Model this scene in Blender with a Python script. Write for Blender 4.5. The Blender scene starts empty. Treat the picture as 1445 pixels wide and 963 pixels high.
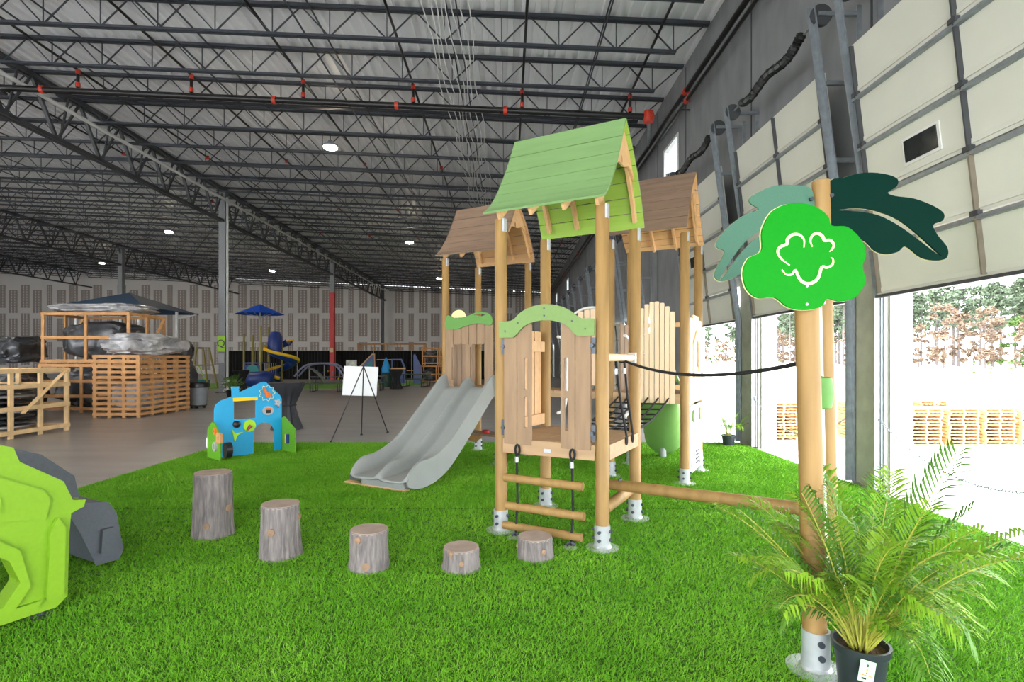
import bpy, bmesh, math, random
import numpy as np
from mathutils import Vector, Matrix, noise as mnoise

R = math.radians
random.seed(7)
C = bpy.context.scene.collection
scene = bpy.context.scene

# ------------------------------------------------------------------ camera, world, exposure
FPX, VX, VY, CAMZ = 770.0, 715.0, 508.0, 1.6
cam = bpy.data.cameras.new('camera')
camo = bpy.data.objects.new('camera', cam)
C.objects.link(camo)
camo.location = (0, 0, CAMZ)
camo.rotation_euler = (R(90), 0, 0)
cam.sensor_width = 36.0
cam.lens = 36.0 * FPX / 1445.0
cam.shift_x = (722.5 - VX) / 1445.0
cam.shift_y = (VY - 481.5) / 1445.0
cam.clip_end = 600
scene.camera = camo

world = bpy.data.worlds.new('overcast_sky')
scene.world = world
world.use_nodes = True
world.node_tree.nodes['Background'].inputs[0].default_value = (0.93, 0.96, 1.0, 1)
world.node_tree.nodes['Background'].inputs[1].default_value = 11.0

scene.view_settings.view_transform = 'Standard'
scene.view_settings.look = 'None'
scene.view_settings.exposure = 0.16
scene.view_settings.gamma = 1.0
scene.view_settings.use_curve_mapping = False
scene.cycles.use_denoising = True
scene.cycles.max_bounces = 7
scene.cycles.diffuse_bounces = 5
scene.cycles.glossy_bounces = 3
scene.cycles.transmission_bounces = 4
scene.cycles.sample_clamp_indirect = 6.0


def gp(px, py):
    """ground point under a pixel"""
    Y = FPX * CAMZ / (py - VY)
    return Vector(((px - VX) / FPX * Y, Y, 0))


def at(px, py, Y):
    return Vector(((px - VX) / FPX * Y, Y, CAMZ - (py - VY) / FPX * Y))


# ------------------------------------------------------------------ materials
def lin(c):
    out = []
    for v in c:
        v = v / 255.0
        out.append(v / 12.92 if v <= 0.04045 else ((v + 0.055) / 1.055) ** 2.4)
    return tuple(out) + (1.0,)


MATS = {}


def mat(name, col, rough=0.6, metal=0.0, var=0.0, scale=8.0, stretch=(1, 1, 1), bump=0.0, bscale=None,
        col2=None, spec=0.5, emit=0.0, alpha=1.0, trans=0.0, detail=4.0, coat=0.0):
    if name in MATS:
        return MATS[name]
    m = bpy.data.materials.new(name)
    m.use_nodes = True
    nt = m.node_tree
    b = nt.nodes['Principled BSDF']
    c1 = lin(col)
    b.inputs['Base Color'].default_value = c1
    b.inputs['Roughness'].default_value = rough
    b.inputs['Metallic'].default_value = metal
    b.inputs['Specular IOR Level'].default_value = spec
    if coat:
        b.inputs['Coat Weight'].default_value = coat
    if trans:
        b.inputs['Transmission Weight'].default_value = trans
    if alpha < 1:
        b.inputs['Alpha'].default_value = alpha
    if emit:
        b.inputs['Emission Color'].default_value = c1
        b.inputs['Emission Strength'].default_value = emit
    if var or col2 or bump:
        tc = nt.nodes.new('ShaderNodeTexCoord')
        mp = nt.nodes.new('ShaderNodeMapping')
        mp.inputs['Scale'].default_value = stretch
        nt.links.new(tc.outputs['Object'], mp.inputs['Vector'])
        nz = nt.nodes.new('ShaderNodeTexNoise')
        nz.inputs['Scale'].default_value = scale
        nz.inputs['Detail'].default_value = detail
        nt.links.new(mp.outputs[0], nz.inputs['Vector'])
        if var or col2:
            rp = nt.nodes.new('ShaderNodeValToRGB')
            if col2:
                a, z = c1, lin(col2)
            else:
                a = tuple(max(0, v * (1 - var)) for v in c1[:3]) + (1,)
                z = tuple(min(1, v * (1 + var)) for v in c1[:3]) + (1,)
            rp.color_ramp.elements[0].position = 0.32
            rp.color_ramp.elements[1].position = 0.68
            rp.color_ramp.elements[0].color = a
            rp.color_ramp.elements[1].color = z
            nt.links.new(nz.outputs['Fac'], rp.inputs['Fac'])
            nt.links.new(rp.outputs['Color'], b.inputs['Base Color'])
        if bump:
            n2 = nz
            if bscale:
                n2 = nt.nodes.new('ShaderNodeTexNoise')
                n2.inputs['Scale'].default_value = bscale
                n2.inputs['Detail'].default_value = 3
                nt.links.new(mp.outputs[0], n2.inputs['Vector'])
            bp = nt.nodes.new('ShaderNodeBump')
            bp.inputs['Strength'].default_value = bump
            bp.inputs['Distance'].default_value = 0.02
            nt.links.new(n2.outputs['Fac'], bp.inputs['Height'])
            nt.links.new(bp.outputs[0], b.inputs['Normal'])
    MATS[name] = m
    return m


M_floor = mat('polished_concrete', (150, 148, 147), 0.28, var=0.16, scale=1.1, stretch=(0.5, 2.2, 1), bump=0.02, bscale=30, spec=0.45)
M_conc = mat('tilt_up_concrete', (136, 138, 140), 0.85, var=0.14, scale=2.2, stretch=(1, 1, .5), bump=0.1, bscale=14)
M_pier = mat('pier_concrete', (150, 152, 138), 0.85, var=0.12, scale=5, bump=0.15, bscale=20)
M_reveal = mat('daylit_white_reveal', (235, 236, 236), 0.7, var=0.03)  # brightness of the daylit concrete is put into this white colour
M_deck = mat('white_steel_deck', (242, 243, 246), 0.45, var=0.03, scale=1.5)
M_steel = mat('charcoal_painted_steel', (56, 60, 68), 0.5, var=0.12, scale=3)
M_steel2 = mat('dark_girder_steel', (66, 68, 72), 0.5, var=0.12, scale=3)
M_col = mat('grey_column_paint', (128, 131, 134), 0.5, var=0.05)
M_redpaint = mat('red_column_paint', (190, 22, 24), 0.45, var=0.05)
M_black = mat('black_pipe', (24, 24, 25), 0.4, var=0.1)
M_redfit = mat('red_pipe_fitting', (196, 62, 42), 0.5, var=0.1)
M_galv = mat('galvanised_steel', (150, 157, 163), 0.4, metal=0.55, var=0.12, scale=12)
M_white = mat('white_plastic', (228, 228, 226), 0.5, var=0.02)
M_door = mat('cream_door_skin', (214, 214, 203), 0.55, var=0.03, scale=2)
M_stile = mat('brown_door_stile', (132, 122, 108), 0.5, metal=0.2, var=0.1)
M_darkglass = mat('dark_door_lite', (38, 42, 44), 0.1, var=0.2, scale=6)
M_dry = mat('unpainted_drywall', (226, 221, 216), 0.9, var=0.04, scale=.6)
M_dry2 = mat('drywall_joint_compound', (168, 156, 148), 0.9, var=0.08, scale=2)
M_apron = mat('pale_concrete_apron', (236, 234, 228), 0.9, var=0.05, scale=.5)
M_turf = mat('turf_backing', (56, 100, 20), 0.9, var=0.25, scale=40, bump=0.5, bscale=140)
M_blade = mat('turf_blade', (104, 168, 30), 0.6, col2=(134, 190, 52), scale=1.3, spec=0.25)
M_blade2 = mat('turf_blade_dark', (84, 148, 24), 0.6, col2=(114, 174, 40), scale=1.7, spec=0.25)
M_post = mat('round_timber', (154, 121, 70), 0.6, var=0.16, scale=5, stretch=(3, 3, .35), bump=0.05, bscale=30)
M_board = mat('brown_stained_board', (146, 119, 91), 0.65, var=0.12, scale=6, stretch=(3, 3, .35), bump=0.06, bscale=30)
M_boardx = mat('stained_roof_board', (136, 112, 92), 0.75, var=0.14, scale=5, stretch=(.4, 3, 3), bump=0.06, bscale=30)
M_ply = mat('light_timber', (206, 164, 116), 0.6, var=0.08, scale=5, stretch=(.4, 3, 3), bump=0.04)
M_deckw = mat('deck_timber', (172, 141, 106), 0.6, var=0.1, scale=5, stretch=(.4, 3, 3))
M_cream = mat('cream_slat', (236, 208, 172), 0.6, var=0.06, scale=5, stretch=(3, 3, .4))
M_greenroof = mat('pale_green_stain', (116, 152, 94), 0.65, var=0.06, scale=5, stretch=(.4, 3, 3), bump=0.05, bscale=30)
M_lime = mat('lime_underside', (150, 186, 76), 0.6, var=0.06, scale=5, stretch=(.4, 3, 3))
M_gplate = mat('sage_green_plate', (116, 146, 80), 0.6, var=0.03, scale=30)
M_gplate2 = mat('grass_green_plate', (92, 144, 64), 0.6, var=0.03, scale=30)
M_sun = mat('pale_yellow_plate', (226, 216, 150), 0.5, var=0.03)
M_zinc = mat('zinc_post_shoe', (180, 184, 187), 0.4, metal=0.35, var=0.05, scale=20)
M_bolt = mat('dark_bolt', (74, 80, 88), 0.4, metal=0.5, var=0.1)
M_rope = mat('black_rope', (22, 22, 24), 0.8, var=0.2, scale=60, bump=0.3)
M_slide = mat('grey_slide_plastic', (146, 150, 147), 0.36, var=0.04, scale=3, spec=0.4)
M_gslide = mat('green_slide_plastic', (138, 184, 104), 0.4, var=0.05, scale=3)
M_bright = mat('bright_green_plate', (4, 132, 16), 0.6, var=0.04, scale=90, spec=0.15)
M_dkgreen = mat('dark_green_plate', (4, 40, 32), 0.75, var=0.08, scale=90, spec=0.08)
M_teal = mat('grey_green_plate', (78, 116, 98), 0.7, var=0.05, scale=90, spec=0.12)
M_edge = mat('cream_plate_core', (226, 222, 160), 0.6, var=0.03)
M_bark = mat('grey_bark', (138, 130, 126), 0.85, col2=(98, 92, 92), scale=14, stretch=(3, 3, .5), bump=0.7, bscale=22)
M_cut = mat('sawn_stump_top', (160, 142, 130), 0.8, var=0.14, scale=9, bump=0.2)
M_knot = mat('stump_knot', (146, 118, 94), 0.8, var=0.2, scale=14, bump=0.3)
M_limep = mat('lime_moulded_plastic', (122, 164, 34), 0.5, var=0.03, scale=40, spec=0.25)
M_greyp = mat('slate_moulded_plastic', (86, 90, 98), 0.6, var=0.08, scale=40, bump=0.1)
M_blue = mat('sky_blue_panel', (16, 160, 212), 0.45, var=0.03, scale=60)
M_gpan = mat('leaf_green_panel', (92, 158, 22), 0.5, var=0.12, scale=40)
M_orange = mat('orange_plastic', (232, 116, 36), 0.5, var=0.06)
M_yellow = mat('yellow_plastic', (246, 200, 24), 0.5, var=0.04)
M_red = mat('red_plastic', (196, 30, 34), 0.5, var=0.05)
M_maroon = mat('maroon_plastic', (140, 50, 62), 0.5, var=0.05)
M_grey = mat('light_grey_plastic', (176, 176, 176), 0.5, var=0.05)
M_blackp = mat('black_plastic', (26, 26, 28), 0.4, var=0.1)
M_pallet = mat('pale_crate_pine', (226, 192, 142), 0.75, var=0.12, scale=5, bump=0.06)
M_crate = mat('brown_crate_pine', (196, 146, 94), 0.75, var=0.16, scale=5, bump=0.06)
M_extwood = mat('outdoor_pallet_pine', (206, 164, 112), 0.8, var=0.12, scale=5)
M_wrapd = mat('black_stretch_wrap', (38, 39, 42), 0.28, col2=(86, 88, 92), scale=3, bump=0.6, bscale=9)
M_wrapl = mat('clear_stretch_wrap', (140, 140, 142), 0.25, col2=(206, 206, 208), scale=3, bump=0.6, bscale=8)
M_navy = mat('navy_canvas', (40, 68, 96), 0.7, var=0.06)
M_royal = mat('royal_blue_canvas', (10, 84, 214), 0.6, var=0.06)
M_bin = mat('grey_bin_plastic', (120, 124, 128), 0.5, var=0.05)
M_drape = mat('black_velour', (16, 16, 18), 0.95, var=0.2)
M_cloth = mat('black_table_cloth', (30, 31, 36), 0.6, var=0.15, scale=3)
M_olive = mat('olive_powder_coat', (150, 140, 70), 0.5, var=0.05)
M_limestrap = mat('lime_strap', (170, 220, 40), 0.6, var=0.05)
M_dblue = mat('deep_blue_plastic', (22, 52, 128), 0.4, var=0.06)
M_tealp = mat('teal_plastic', (40, 140, 140), 0.5, var=0.05)
M_cyan = mat('cyan_plastic', (30, 150, 220), 0.4, var=0.05)
M_dgreen = mat('dark_green_plastic', (28, 64, 50), 0.5, var=0.1)
M_purple = mat('slate_blue_panel', (84, 100, 150), 0.5, var=0.06)
M_board_w = mat('white_foam_board', (226, 228, 228), 0.6, var=0.02)
M_leaf = mat('palm_leaf', (104, 150, 32), 0.5, col2=(146, 180, 50), scale=3, spec=0.25)
M_leaf2 = mat('palm_leaf_dark', (66, 112, 36), 0.5, col2=(100, 144, 50), scale=3, spec=0.25)
M_stem = mat('palm_stem', (170, 170, 70), 0.5, var=0.15)
M_pot = mat('black_nursery_pot', (44, 50, 54), 0.35, var=0.1, scale=8)
M_soil = mat('potting_soil', (88, 66, 48), 0.95, var=0.4, scale=60, bump=0.8)
M_tag = mat('pale_green_tag', (176, 212, 176), 0.5, var=0.03)
M_signlime = mat('lime_sign', (160, 214, 30), 0.5, var=0.03)
M_lamp = mat('lit_lamp_lens', (255, 236, 205), 0.5, emit=320.0)
M_fern = mat('fern_green', (70, 130, 40), 0.6, var=0.3, scale=10)
M_pine = mat('pine_needles', (72, 88, 68), 0.8, col2=(92, 106, 82), scale=.5)
M_tan = mat('winter_foliage', (112, 94, 78), 0.9, col2=(130, 112, 94), scale=.5)
M_fresh = mat('spring_foliage', (74, 104, 42), 0.8, var=0.15, scale=.5)
M_trunk = mat('pine_trunk', (100, 94, 94), 0.9, var=0.1, scale=2)
M_glass = mat('window_glass', (225, 235, 240), 0.02, trans=1.0, var=0.01)
M_earth = mat('pale_earth', (214, 206, 192), 0.95, var=0.08, scale=.3)


# ------------------------------------------------------------------ mesh helpers
class MB:
    def __init__(s, M=None):
        s.v, s.f, s.fm = [], [], []
        s.M = M or Matrix.Identity(4)
        s.mi = 0

    def add(s, vs, fs):
        o = len(s.v)
        s.v += [tuple(s.M @ Vector(p)) for p in vs]
        s.f += [tuple(i + o for i in f) for f in fs]
        s.fm += [s.mi] * len(fs)
        return s

    def box(s, c, d, rot=None):
        x, y, z = d[0] / 2, d[1] / 2, d[2] / 2
        vs = [Vector(p) for p in ((-x, -y, -z), (x, -y, -z), (x, y, -z), (-x, y, -z), (-x, -y, z), (x, -y, z), (x, y, z), (-x, y, z))]
        if rot is not None:
            vs = [rot @ p for p in vs]
        c = Vector(c)
        return s.add([p + c for p in vs], [(0, 3, 2, 1), (4, 5, 6, 7), (0, 1, 5, 4), (1, 2, 6, 5), (2, 3, 7, 6), (3, 0, 4, 7)])

    def b2(s, lo, hi):
        return s.box([(a + b) / 2 for a, b in zip(lo, hi)], [abs(b - a) for a, b in zip(lo, hi)])

    def bar(s, p, q, w, h=None, up=(0, 0, 1)):
        p, q = Vector(p), Vector(q)
        h = h or w
        d = q - p
        L = d.length
        if L < 1e-6:
            return s
        x = d / L
        y = Vector(up).cross(x)
        if y.length < 1e-4:
            y = Vector((0, 1, 0)).cross(x)
            if y.length < 1e-4:
                y = Vector((1, 0, 0)).cross(x)
        y.normalize()
        z = x.cross(y)
        m = Matrix((x, y, z)).transposed()
        return s.box((p + q) / 2, (L, w, h), m)

    def tube(s, pts, r, n=8, closed=False, cap=True):
        pts = [Vector(p) for p in pts]
        k = len(pts)
        rs = r if isinstance(r, (list, tuple)) else [r] * k
        vs, fs = [], []
        ref = None
        for i, p in enumerate(pts):
            if closed:
                t = (pts[(i + 1) % k] - pts[i - 1])
            else:
                t = pts[min(i + 1, k - 1)] - pts[max(i - 1, 0)]
            t.normalize()
            if ref is None:
                ref = Vector((0, 0, 1)) if abs(t.z) < 0.9 else Vector((1, 0, 0))
            a = t.cross(ref)
            if a.length < 1e-5:
                a = t.orthogonal()
            a.normalize()
            b = a.cross(t)
            ref = b
            for j in range(n):
                th = 2 * math.pi * j / n
                vs.append(p + rs[i] * (math.cos(th) * a + math.sin(th) * b))
        for i in range(k if closed else k - 1):
            for j in range(n):
                a0, a1 = i * n + j, i * n + (j + 1) % n
                b0, b1 = ((i + 1) % k) * n + j, ((i + 1) % k) * n + (j + 1) % n
                fs.append((a0, b0, b1, a1))
        if cap and not closed:
            fs.append(tuple(range(n)))
            fs.append(tuple(reversed(range((k - 1) * n, k * n))))
        return s.add(vs, fs)

    def cyl(s, p, q, r, r2=None, n=14):
        return s.tube([p, q], [r, r if r2 is None else r2], n)

    def lathe(s, prof, c=(0, 0, 0), n=20, cap=True):
        vs, fs = [], []
        for (r, z) in prof:
            for j in range(n):
                th = 2 * math.pi * j / n
                vs.append((c[0] + r * math.cos(th), c[1] + r * math.sin(th), c[2] + z))
        for i in range(len(prof) - 1):
            for j in range(n):
                a, b = i * n + j, i * n + (j + 1) % n
                fs.append((a, b, b + n, a + n))
        if cap:
            fs.append(tuple(reversed(range(n))))
            fs.append(tuple(range((len(prof) - 1) * n, len(prof) * n)))
        return s.add(vs, fs)

    def blob(s, c, d, amp=0.15, fr=1.5, seed=0, sub=3, flat=None):
        bm = bmesh.new()
        bmesh.ops.create_icosphere(bm, subdivisions=sub, radius=1.0)
        vs = []
        for v in bm.verts:
            p = v.co.copy()
            # squarish bundle
            q = Vector((math.copysign(abs(p.x) ** .6, p.x), math.copysign(abs(p.y) ** .6, p.y), math.copysign(abs(p.z) ** .6, p.z)))
            k = 1 + amp * mnoise.noise(p * fr + Vector((seed * 7.3, seed * 3.1, 0))) + amp * .5 * mnoise.noise(p * fr * 3 + Vector((seed, 0, 0)))
            q *= k
            z = q.z * d[2] / 2
            if flat is not None:
                z = max(z, flat)
            vs.append((c[0] + q.x * d[0] / 2, c[1] + q.y * d[1] / 2, c[2] + z))
        fs = [tuple(v.index for v in f.verts) for f in bm.faces]
        bm.free()
        return s.add(vs, fs)

    def plate(s, outer, holes=(), t=0.02, bevel=0.0, M=None):
        """extruded outline in local XY, thickness along Z centred on 0"""
        cu = bpy.data.curves.new('c', 'CURVE')
        cu.dimensions = '2D'
        cu.fill_mode = 'BOTH'
        cu.extrude = t / 2
        for o in [outer] + list(holes):
            sp = cu.splines.new('POLY')
            sp.points.add(len(o) - 1)
            for i, p in enumerate(o):
                sp.points[i].co = (p[0], p[1], 0, 1)
            sp.use_cyclic_u = True
        ob = bpy.data.objects.new('c', cu)
        me = bpy.data.meshes.new_from_object(ob)
        vs = [v.co.copy() for v in me.vertices]
        if M is not None:
            vs = [M @ p for p in vs]
        fs = [tuple(p.vertices) for p in me.polygons]
        bpy.data.objects.remove(ob)
        bpy.data.curves.remove(cu)
        bpy.data.meshes.remove(me)
        return s.add(vs, fs)

    def mesh(s, name, mats, smooth=False):
        me = bpy.data.meshes.new(name)
        me.from_pydata(s.v, [], s.f)
        if not isinstance(mats, (list, tuple)):
            mats = [mats]
        for m in mats:
            me.materials.append(m)
        if any(s.fm):
            me.polygons.foreach_set('material_index', s.fm)
        me.update()
        if smooth:
            me.polygons.foreach_set('use_smooth', [True] * len(me.polygons))
            try:
                me.set_sharp_from_angle(angle=R(40))
            except Exception:
                pass
        return me

    def build(s, name, mats, parent=None, smooth=False):
        return link(name, s.mesh(name, mats, smooth), parent)


def link(name, me, parent=None):
    o = bpy.data.objects.new(name, me)
    C.objects.link(o)
    if parent is not None:
        o.parent = parent
    return o


def tag(o, label, cat, group=None):
    o['label'] = label
    o['category'] = cat
    if group:
        o['group'] = group
    return o


def thing(name, label, cat, loc=(0, 0, 0), rz=0.0, group=None):
    o = bpy.data.objects.new(name, None)
    o.empty_display_size = 0.2
    C.objects.link(o)
    o.location = loc
    o.rotation_euler = (0, 0, rz)
    return tag(o, label, cat, group)


def struct(o):
    o['kind'] = 'structure'
    return o


def copy_tree(o, loc=None, rz=None, parent=None):
    c = o.copy()
    C.objects.link(c)
    if parent is not None:
        c.parent = parent
    if loc is not None:
        c.location = loc
    if rz is not None:
        c.rotation_euler = (0, 0, rz)
    for ch in list(o.children):
        copy_tree(ch, parent=c)
    return c


def bez(p0, p1, p2, n):
    out = []
    for i in range(n + 1):
        t = i / n
        out.append(tuple((1 - t) ** 2 * a + 2 * t * (1 - t) * b + t * t * c for a, b, c in zip(p0, p1, p2)))
    return out


def cat_rom(pts, n=6, closed=True):
    out = []
    k = len(pts)
    rng = range(k) if closed else range(k - 1)
    for i in rng:
        if closed:
            p = [Vector(pts[(i + j - 1) % k]) for j in range(4)]
        else:
            p = [Vector(pts[min(max(i + j - 1, 0), k - 1)]) for j in range(4)]
        for s in range(n):
            t = s / n
            out.append(0.5 * ((2 * p[1]) + (-p[0] + p[2]) * t + (2 * p[0] - 5 * p[1] + 4 * p[2] - p[3]) * t * t + (-p[0] + 3 * p[1] - 3 * p[2] + p[3]) * t ** 3))
    if not closed:
        out.append(Vector(pts[-1]))
    return out


def rrect(x0, y0, x1, y1, r=0.02, n=4):
    out = []
    for cx, cy, a in ((x1 - r, y1 - r, 0), (x0 + r, y1 - r, 90), (x0 + r, y0 + r, 180), (x1 - r, y0 + r, 270)):
        for i in range(n + 1):
            th = R(a + 90 * i / n)
            out.append((cx + r * math.cos(th), cy + r * math.sin(th)))
    return out


def circ(cx, cy, r, n=20, ry=None):
    return [(cx + r * math.cos(2 * math.pi * i / n), cy + (ry or r) * math.sin(2 * math.pi * i / n)) for i in range(n)]


XZ = Matrix(((1, 0, 0, 0), (0, 0, -1, 0), (0, 1, 0, 0), (0, 0, 0, 1)))     # plate XY -> XZ plane facing -Y
# ================================================================== THE BUILDING
WX = 4.6            # inner face of the dock wall
BACK = 62.0
FRONT = -6.0
LEFT = -63.9
SL = 0.045          # roof slope


def zr(x):
    return 9.2 - SL * (x - WX)


# floor
fl = MB().b2((LEFT - .3, FRONT, -1.3), (WX + .28, BACK + .3, 0.0)).build('floor', M_floor)
struct(fl)

# roof deck: ribbed sheet, ribs along the building
mb = MB()
xs, zs = [], []
x = WX + .35
k = 0
while x > LEFT - .3:
    for dx, dz in ((0, 0), (.12, 0), (.135, .085), (.285, .085)):
        xs.append(x - dx)
        zs.append(zr(x - dx) + dz)
    x -= .30
vs = []
for a, b in zip(xs, zs):
    vs += [(a, FRONT, b), (a, BACK + .3, b)]
fs = [(2 * i, 2 * i + 1, 2 * i + 3, 2 * i + 2) for i in range(len(xs) - 1)]
mb.add(vs, fs)
ceiling = struct(mb.build('ceiling', M_deck))
ins = MB()
ins.add([(WX + .35, FRONT, zr(WX + .35) + .13), (WX + .35, BACK + .3, zr(WX + .35) + .13), (LEFT - .3, BACK + .3, zr(LEFT - .3) + .13), (LEFT - .3, FRONT, zr(LEFT - .3) + .13)], [(0, 1, 2, 3)])
ins.build('roof_membrane', M_conc, ceiling)

# joists
JY0, JP = 15.85, 1.79


def joist_meshes(x0, x1):
    """top chord, bottom chord, web between x0 (right) and x1 (left), at y=0"""
    t, b, w = MB(), MB(), MB()
    for s in (-.045, .045):
        t.bar((x0, s, zr(x0) - .05), (x1, s, zr(x1) - .05), .055, .07)
        b.bar((x0 - .75, s * .8, zr(x0 - .75) - .72), (x1 + .75, s * .8, zr(x1 + .75) - .72), .05, .055)
    xa, i = x0 - .12, 0
    w.bar((x0 - .1, 0, zr(x0) - .08), (x0 - .8, 0, zr(x0 - .8) - .72), .03)
    w.bar((x1 + .1, 0, zr(x1) - .08), (x1 + .8, 0, zr(x1 + .8) - .72), .03)
    n = round((x0 - x1 - 1.6) / 1.25)
    p = (x0 - x1 - 1.6) / n
    for i in range(n):
        a = x0 - .8 - i * p
        m = a - p / 2
        e = a - p
        w.bar((a, 0, zr(a) - .72), (m, 0, zr(m) - .06), .026)
        w.bar((m, 0, zr(m) - .06), (e, 0, zr(e) - .72), .026)
        w.bar((a, 0, zr(a) - .72), (a, 0, zr(a) - .06), .02)
    return t.mesh('top_chord', M_steel), b.mesh('bottom_chord', M_steel), w.mesh('joist_web', M_steel)


GX = [-13.8, -30.5, -47.2]
bays = [(WX - .05, GX[0]), (GX[0], GX[1]), (GX[1], GX[2]), (GX[2], LEFT)]
jm = [joist_meshes(a, b) for a, b in bays]
nj = 0
joist_y = [JY0 + JP * k for k in range(-9, 26)]
for bi, (t, b, w) in enumerate(jm):
    for y in joist_y:
        if y < -3 or bi == 1 and y < 12 or bi == 2 and y < 28 or bi == 3 and y < 46:
            continue
        o = link('roof_joist', t, ceiling)
        o.location.y = y
        for nm, me in (('bottom_chord', b), ('joist_web', w)):
            link(nm, me, o)
# bridging rods along the building
for xb in (2.2, -1.1, -4.4, -7.6, -10.8, -17.5, -21.5, -26, -34, -40):
    y0 = 3 if xb > -13 else 14
    MB().bar((xb, y0, zr(xb) - .11), (xb, BACK - .5, zr(xb) - .11), .03).build('bridging_rod', M_steel, ceiling)
    MB().bar((xb - .12, y0, zr(xb) - .69), (xb - .12, BACK - .5, zr(xb) - .69), .03).build('bridging_rod', M_steel, ceiling)

# girders on the column lines
for gi, gx in enumerate(GX):
    top, bot = zr(gx) - .16, zr(gx) - 1.68
    y0 = joist_y[2] if gi == 0 else joist_y[12 + 8 * (gi - 1)]
    g = MB()
    for s in (-.09, .09):
        g.bar((gx + s, y0, top), (gx + s, BACK, top), .11, .13)
    go = g.build('roof_girder', M_steel2, ceiling)
    g = MB()
    for s in (-.07, .07):
        g.bar((gx + s, y0, bot), (gx + s, BACK, bot), .1, .11)
    g.build('girder_bottom_chord', M_steel2, go)
    y = y0
    while y < BACK - 2:
        web = MB()
        ym = y + JP / 2
        web.bar((gx, y, top), (gx, ym, bot), .09)
        web.bar((gx, ym, bot), (gx, y + JP, top), .06)
        web.bar((gx, ym + .1, bot), (gx, y + JP * .75, top), .05)
        web.build('girder_web', M_steel2, go)
        y += JP

# columns
ncol = 0
for gx in GX:
    for cy in (26.6, 43.2, 60.6):
        if gx < -40 or gx < -20 and cy != 43.2:
            continue
        lab = {(-13.8, 26.6): 'grey steel column carrying the lime Q sign', (-13.8, 43.2): 'steel column painted red on its lower part',
               (-13.8, 60.6): 'dark grey steel column standing against the drywall back wall'}.get((gx, cy), 'grey steel column beyond the crates and navy canopy')
        o = thing('steel_column', lab, 'column', (gx, cy, 0))
        h = zr(gx) - .22
        w = .32
        dark = M_steel2 if cy > 50 else M_col
        MB().b2((-w / 2, -w / 2, .02), (w / 2, w / 2, h)).build('column_shaft', dark, o)
        MB().b2((-.26, -.26, 0), (.26, .26, .03)).build('base_plate', M_steel2, o)
        MB().b2((-.24, -.24, h - .03), (.24, .24, h + .01)).build('cap_plate', M_steel2, o)
        if gx > -20 and cy > 40 and cy < 50:
            MB().b2((-w / 2 - .012, -w / 2 - .012, .03), (w / 2 + .012, w / 2 + .012, 6.9)).build('red_paint_wrap', M_redpaint, o)
            MB().b2((-.17, -w / 2 - .03, 2.2), (.12, -w / 2 - .012, 2.55)).build('notice', M_ply, o)
        if gx > -20 and cy < 30:
            MB().cyl((w / 2 + .05, -.05, .02), (w / 2 + .05, -.05, h - .3), .055).build('downpipe', M_white, o)
            MB().b2((-.2, -.2, 2.0), (.15, -.17, 2.75)).build('sign_plate', M_signlime, o)
            MB().b2((-.17, -.2, 1.45), (.13, -.17, 1.9)).build('notice', M_grey, o)
            cu = bpy.data.curves.new('letter', 'FONT')
            cu.body = 'Q'
            cu.size = .5
            cu.align_x = 'CENTER'
            cu.align_y = 'CENTER'
            cu.extrude = .004
            to = bpy.data.objects.new('letter', cu)
            me = bpy.data.meshes.new_from_object(to)
            bpy.data.objects.remove(to)
            me.materials.append(M_blackp)
            lo = link('letter', me, o)
            lo.location = (-.025, -.206, 2.38)
            lo.rotation_euler = (R(90), 0, 0)

# back wall and left wall
zb = zr(-20)
wb = MB()
wb.add([(LEFT, BACK, 0), (WX + .25, BACK, 0), (WX + .25, BACK, zr(WX)), (LEFT, BACK, zr(LEFT)), (LEFT, BACK + .3, 0), (WX + .25, BACK + .3, 0), (WX + .25, BACK + .3, zr(WX)), (LEFT, BACK + .3, zr(LEFT))],
       [(0, 1, 2, 3), (5, 4, 7, 6), (3, 2, 6, 7)])
wall_back = struct(wb.build('wall_back', M_dry))
p1 = MB()
for i in range(3):
    p1.b2((-.5 + i * .36, -.02, 0), (-.5 + i * .36 + .26, 0.0, 2.62))
p1.mi = 0
for r_ in range(9):
    p1.b2((-.5, -.012, .1 + r_ * .3), (.48, 0, .18 + r_ * .3))
patch = p1.mesh('taped_panel', M_dry2)
i = 0
x = -62.9
while x < 3.5:
    up = .58 if i % 2 else 0
    if abs(x + 13.8) > .6:
        for z0 in (7.5 - up, 4.25 - up, 1.0 - up):
            if z0 + 2.62 > zr(x) - .3 and z0 > 8:
                continue
            o = link('taped_panel', patch, wall_back)
            o.location = (x, BACK, max(z0, .05))
            if i % 5 == 3:
                o.scale.x = .6
    x += 1.37
    i += 1
# unseen wall added behind the camera to cut direct sky; openings sized for light
wf = MB().b2((LEFT, FRONT - .25, 4.6), (WX + .25, FRONT, zr(-25)))
for x in np.arange(WX - .5, LEFT, -9.0):
    wf.b2((x - .3, FRONT - .25, 0), (x + .3, FRONT, 4.6))
struct(wf.build('wall_front_sky_block', M_conc))
struct(MB().b2((LEFT - .3, FRONT, 0), (LEFT, BACK + .3, zr(LEFT))).build('wall_left', M_conc))

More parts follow.
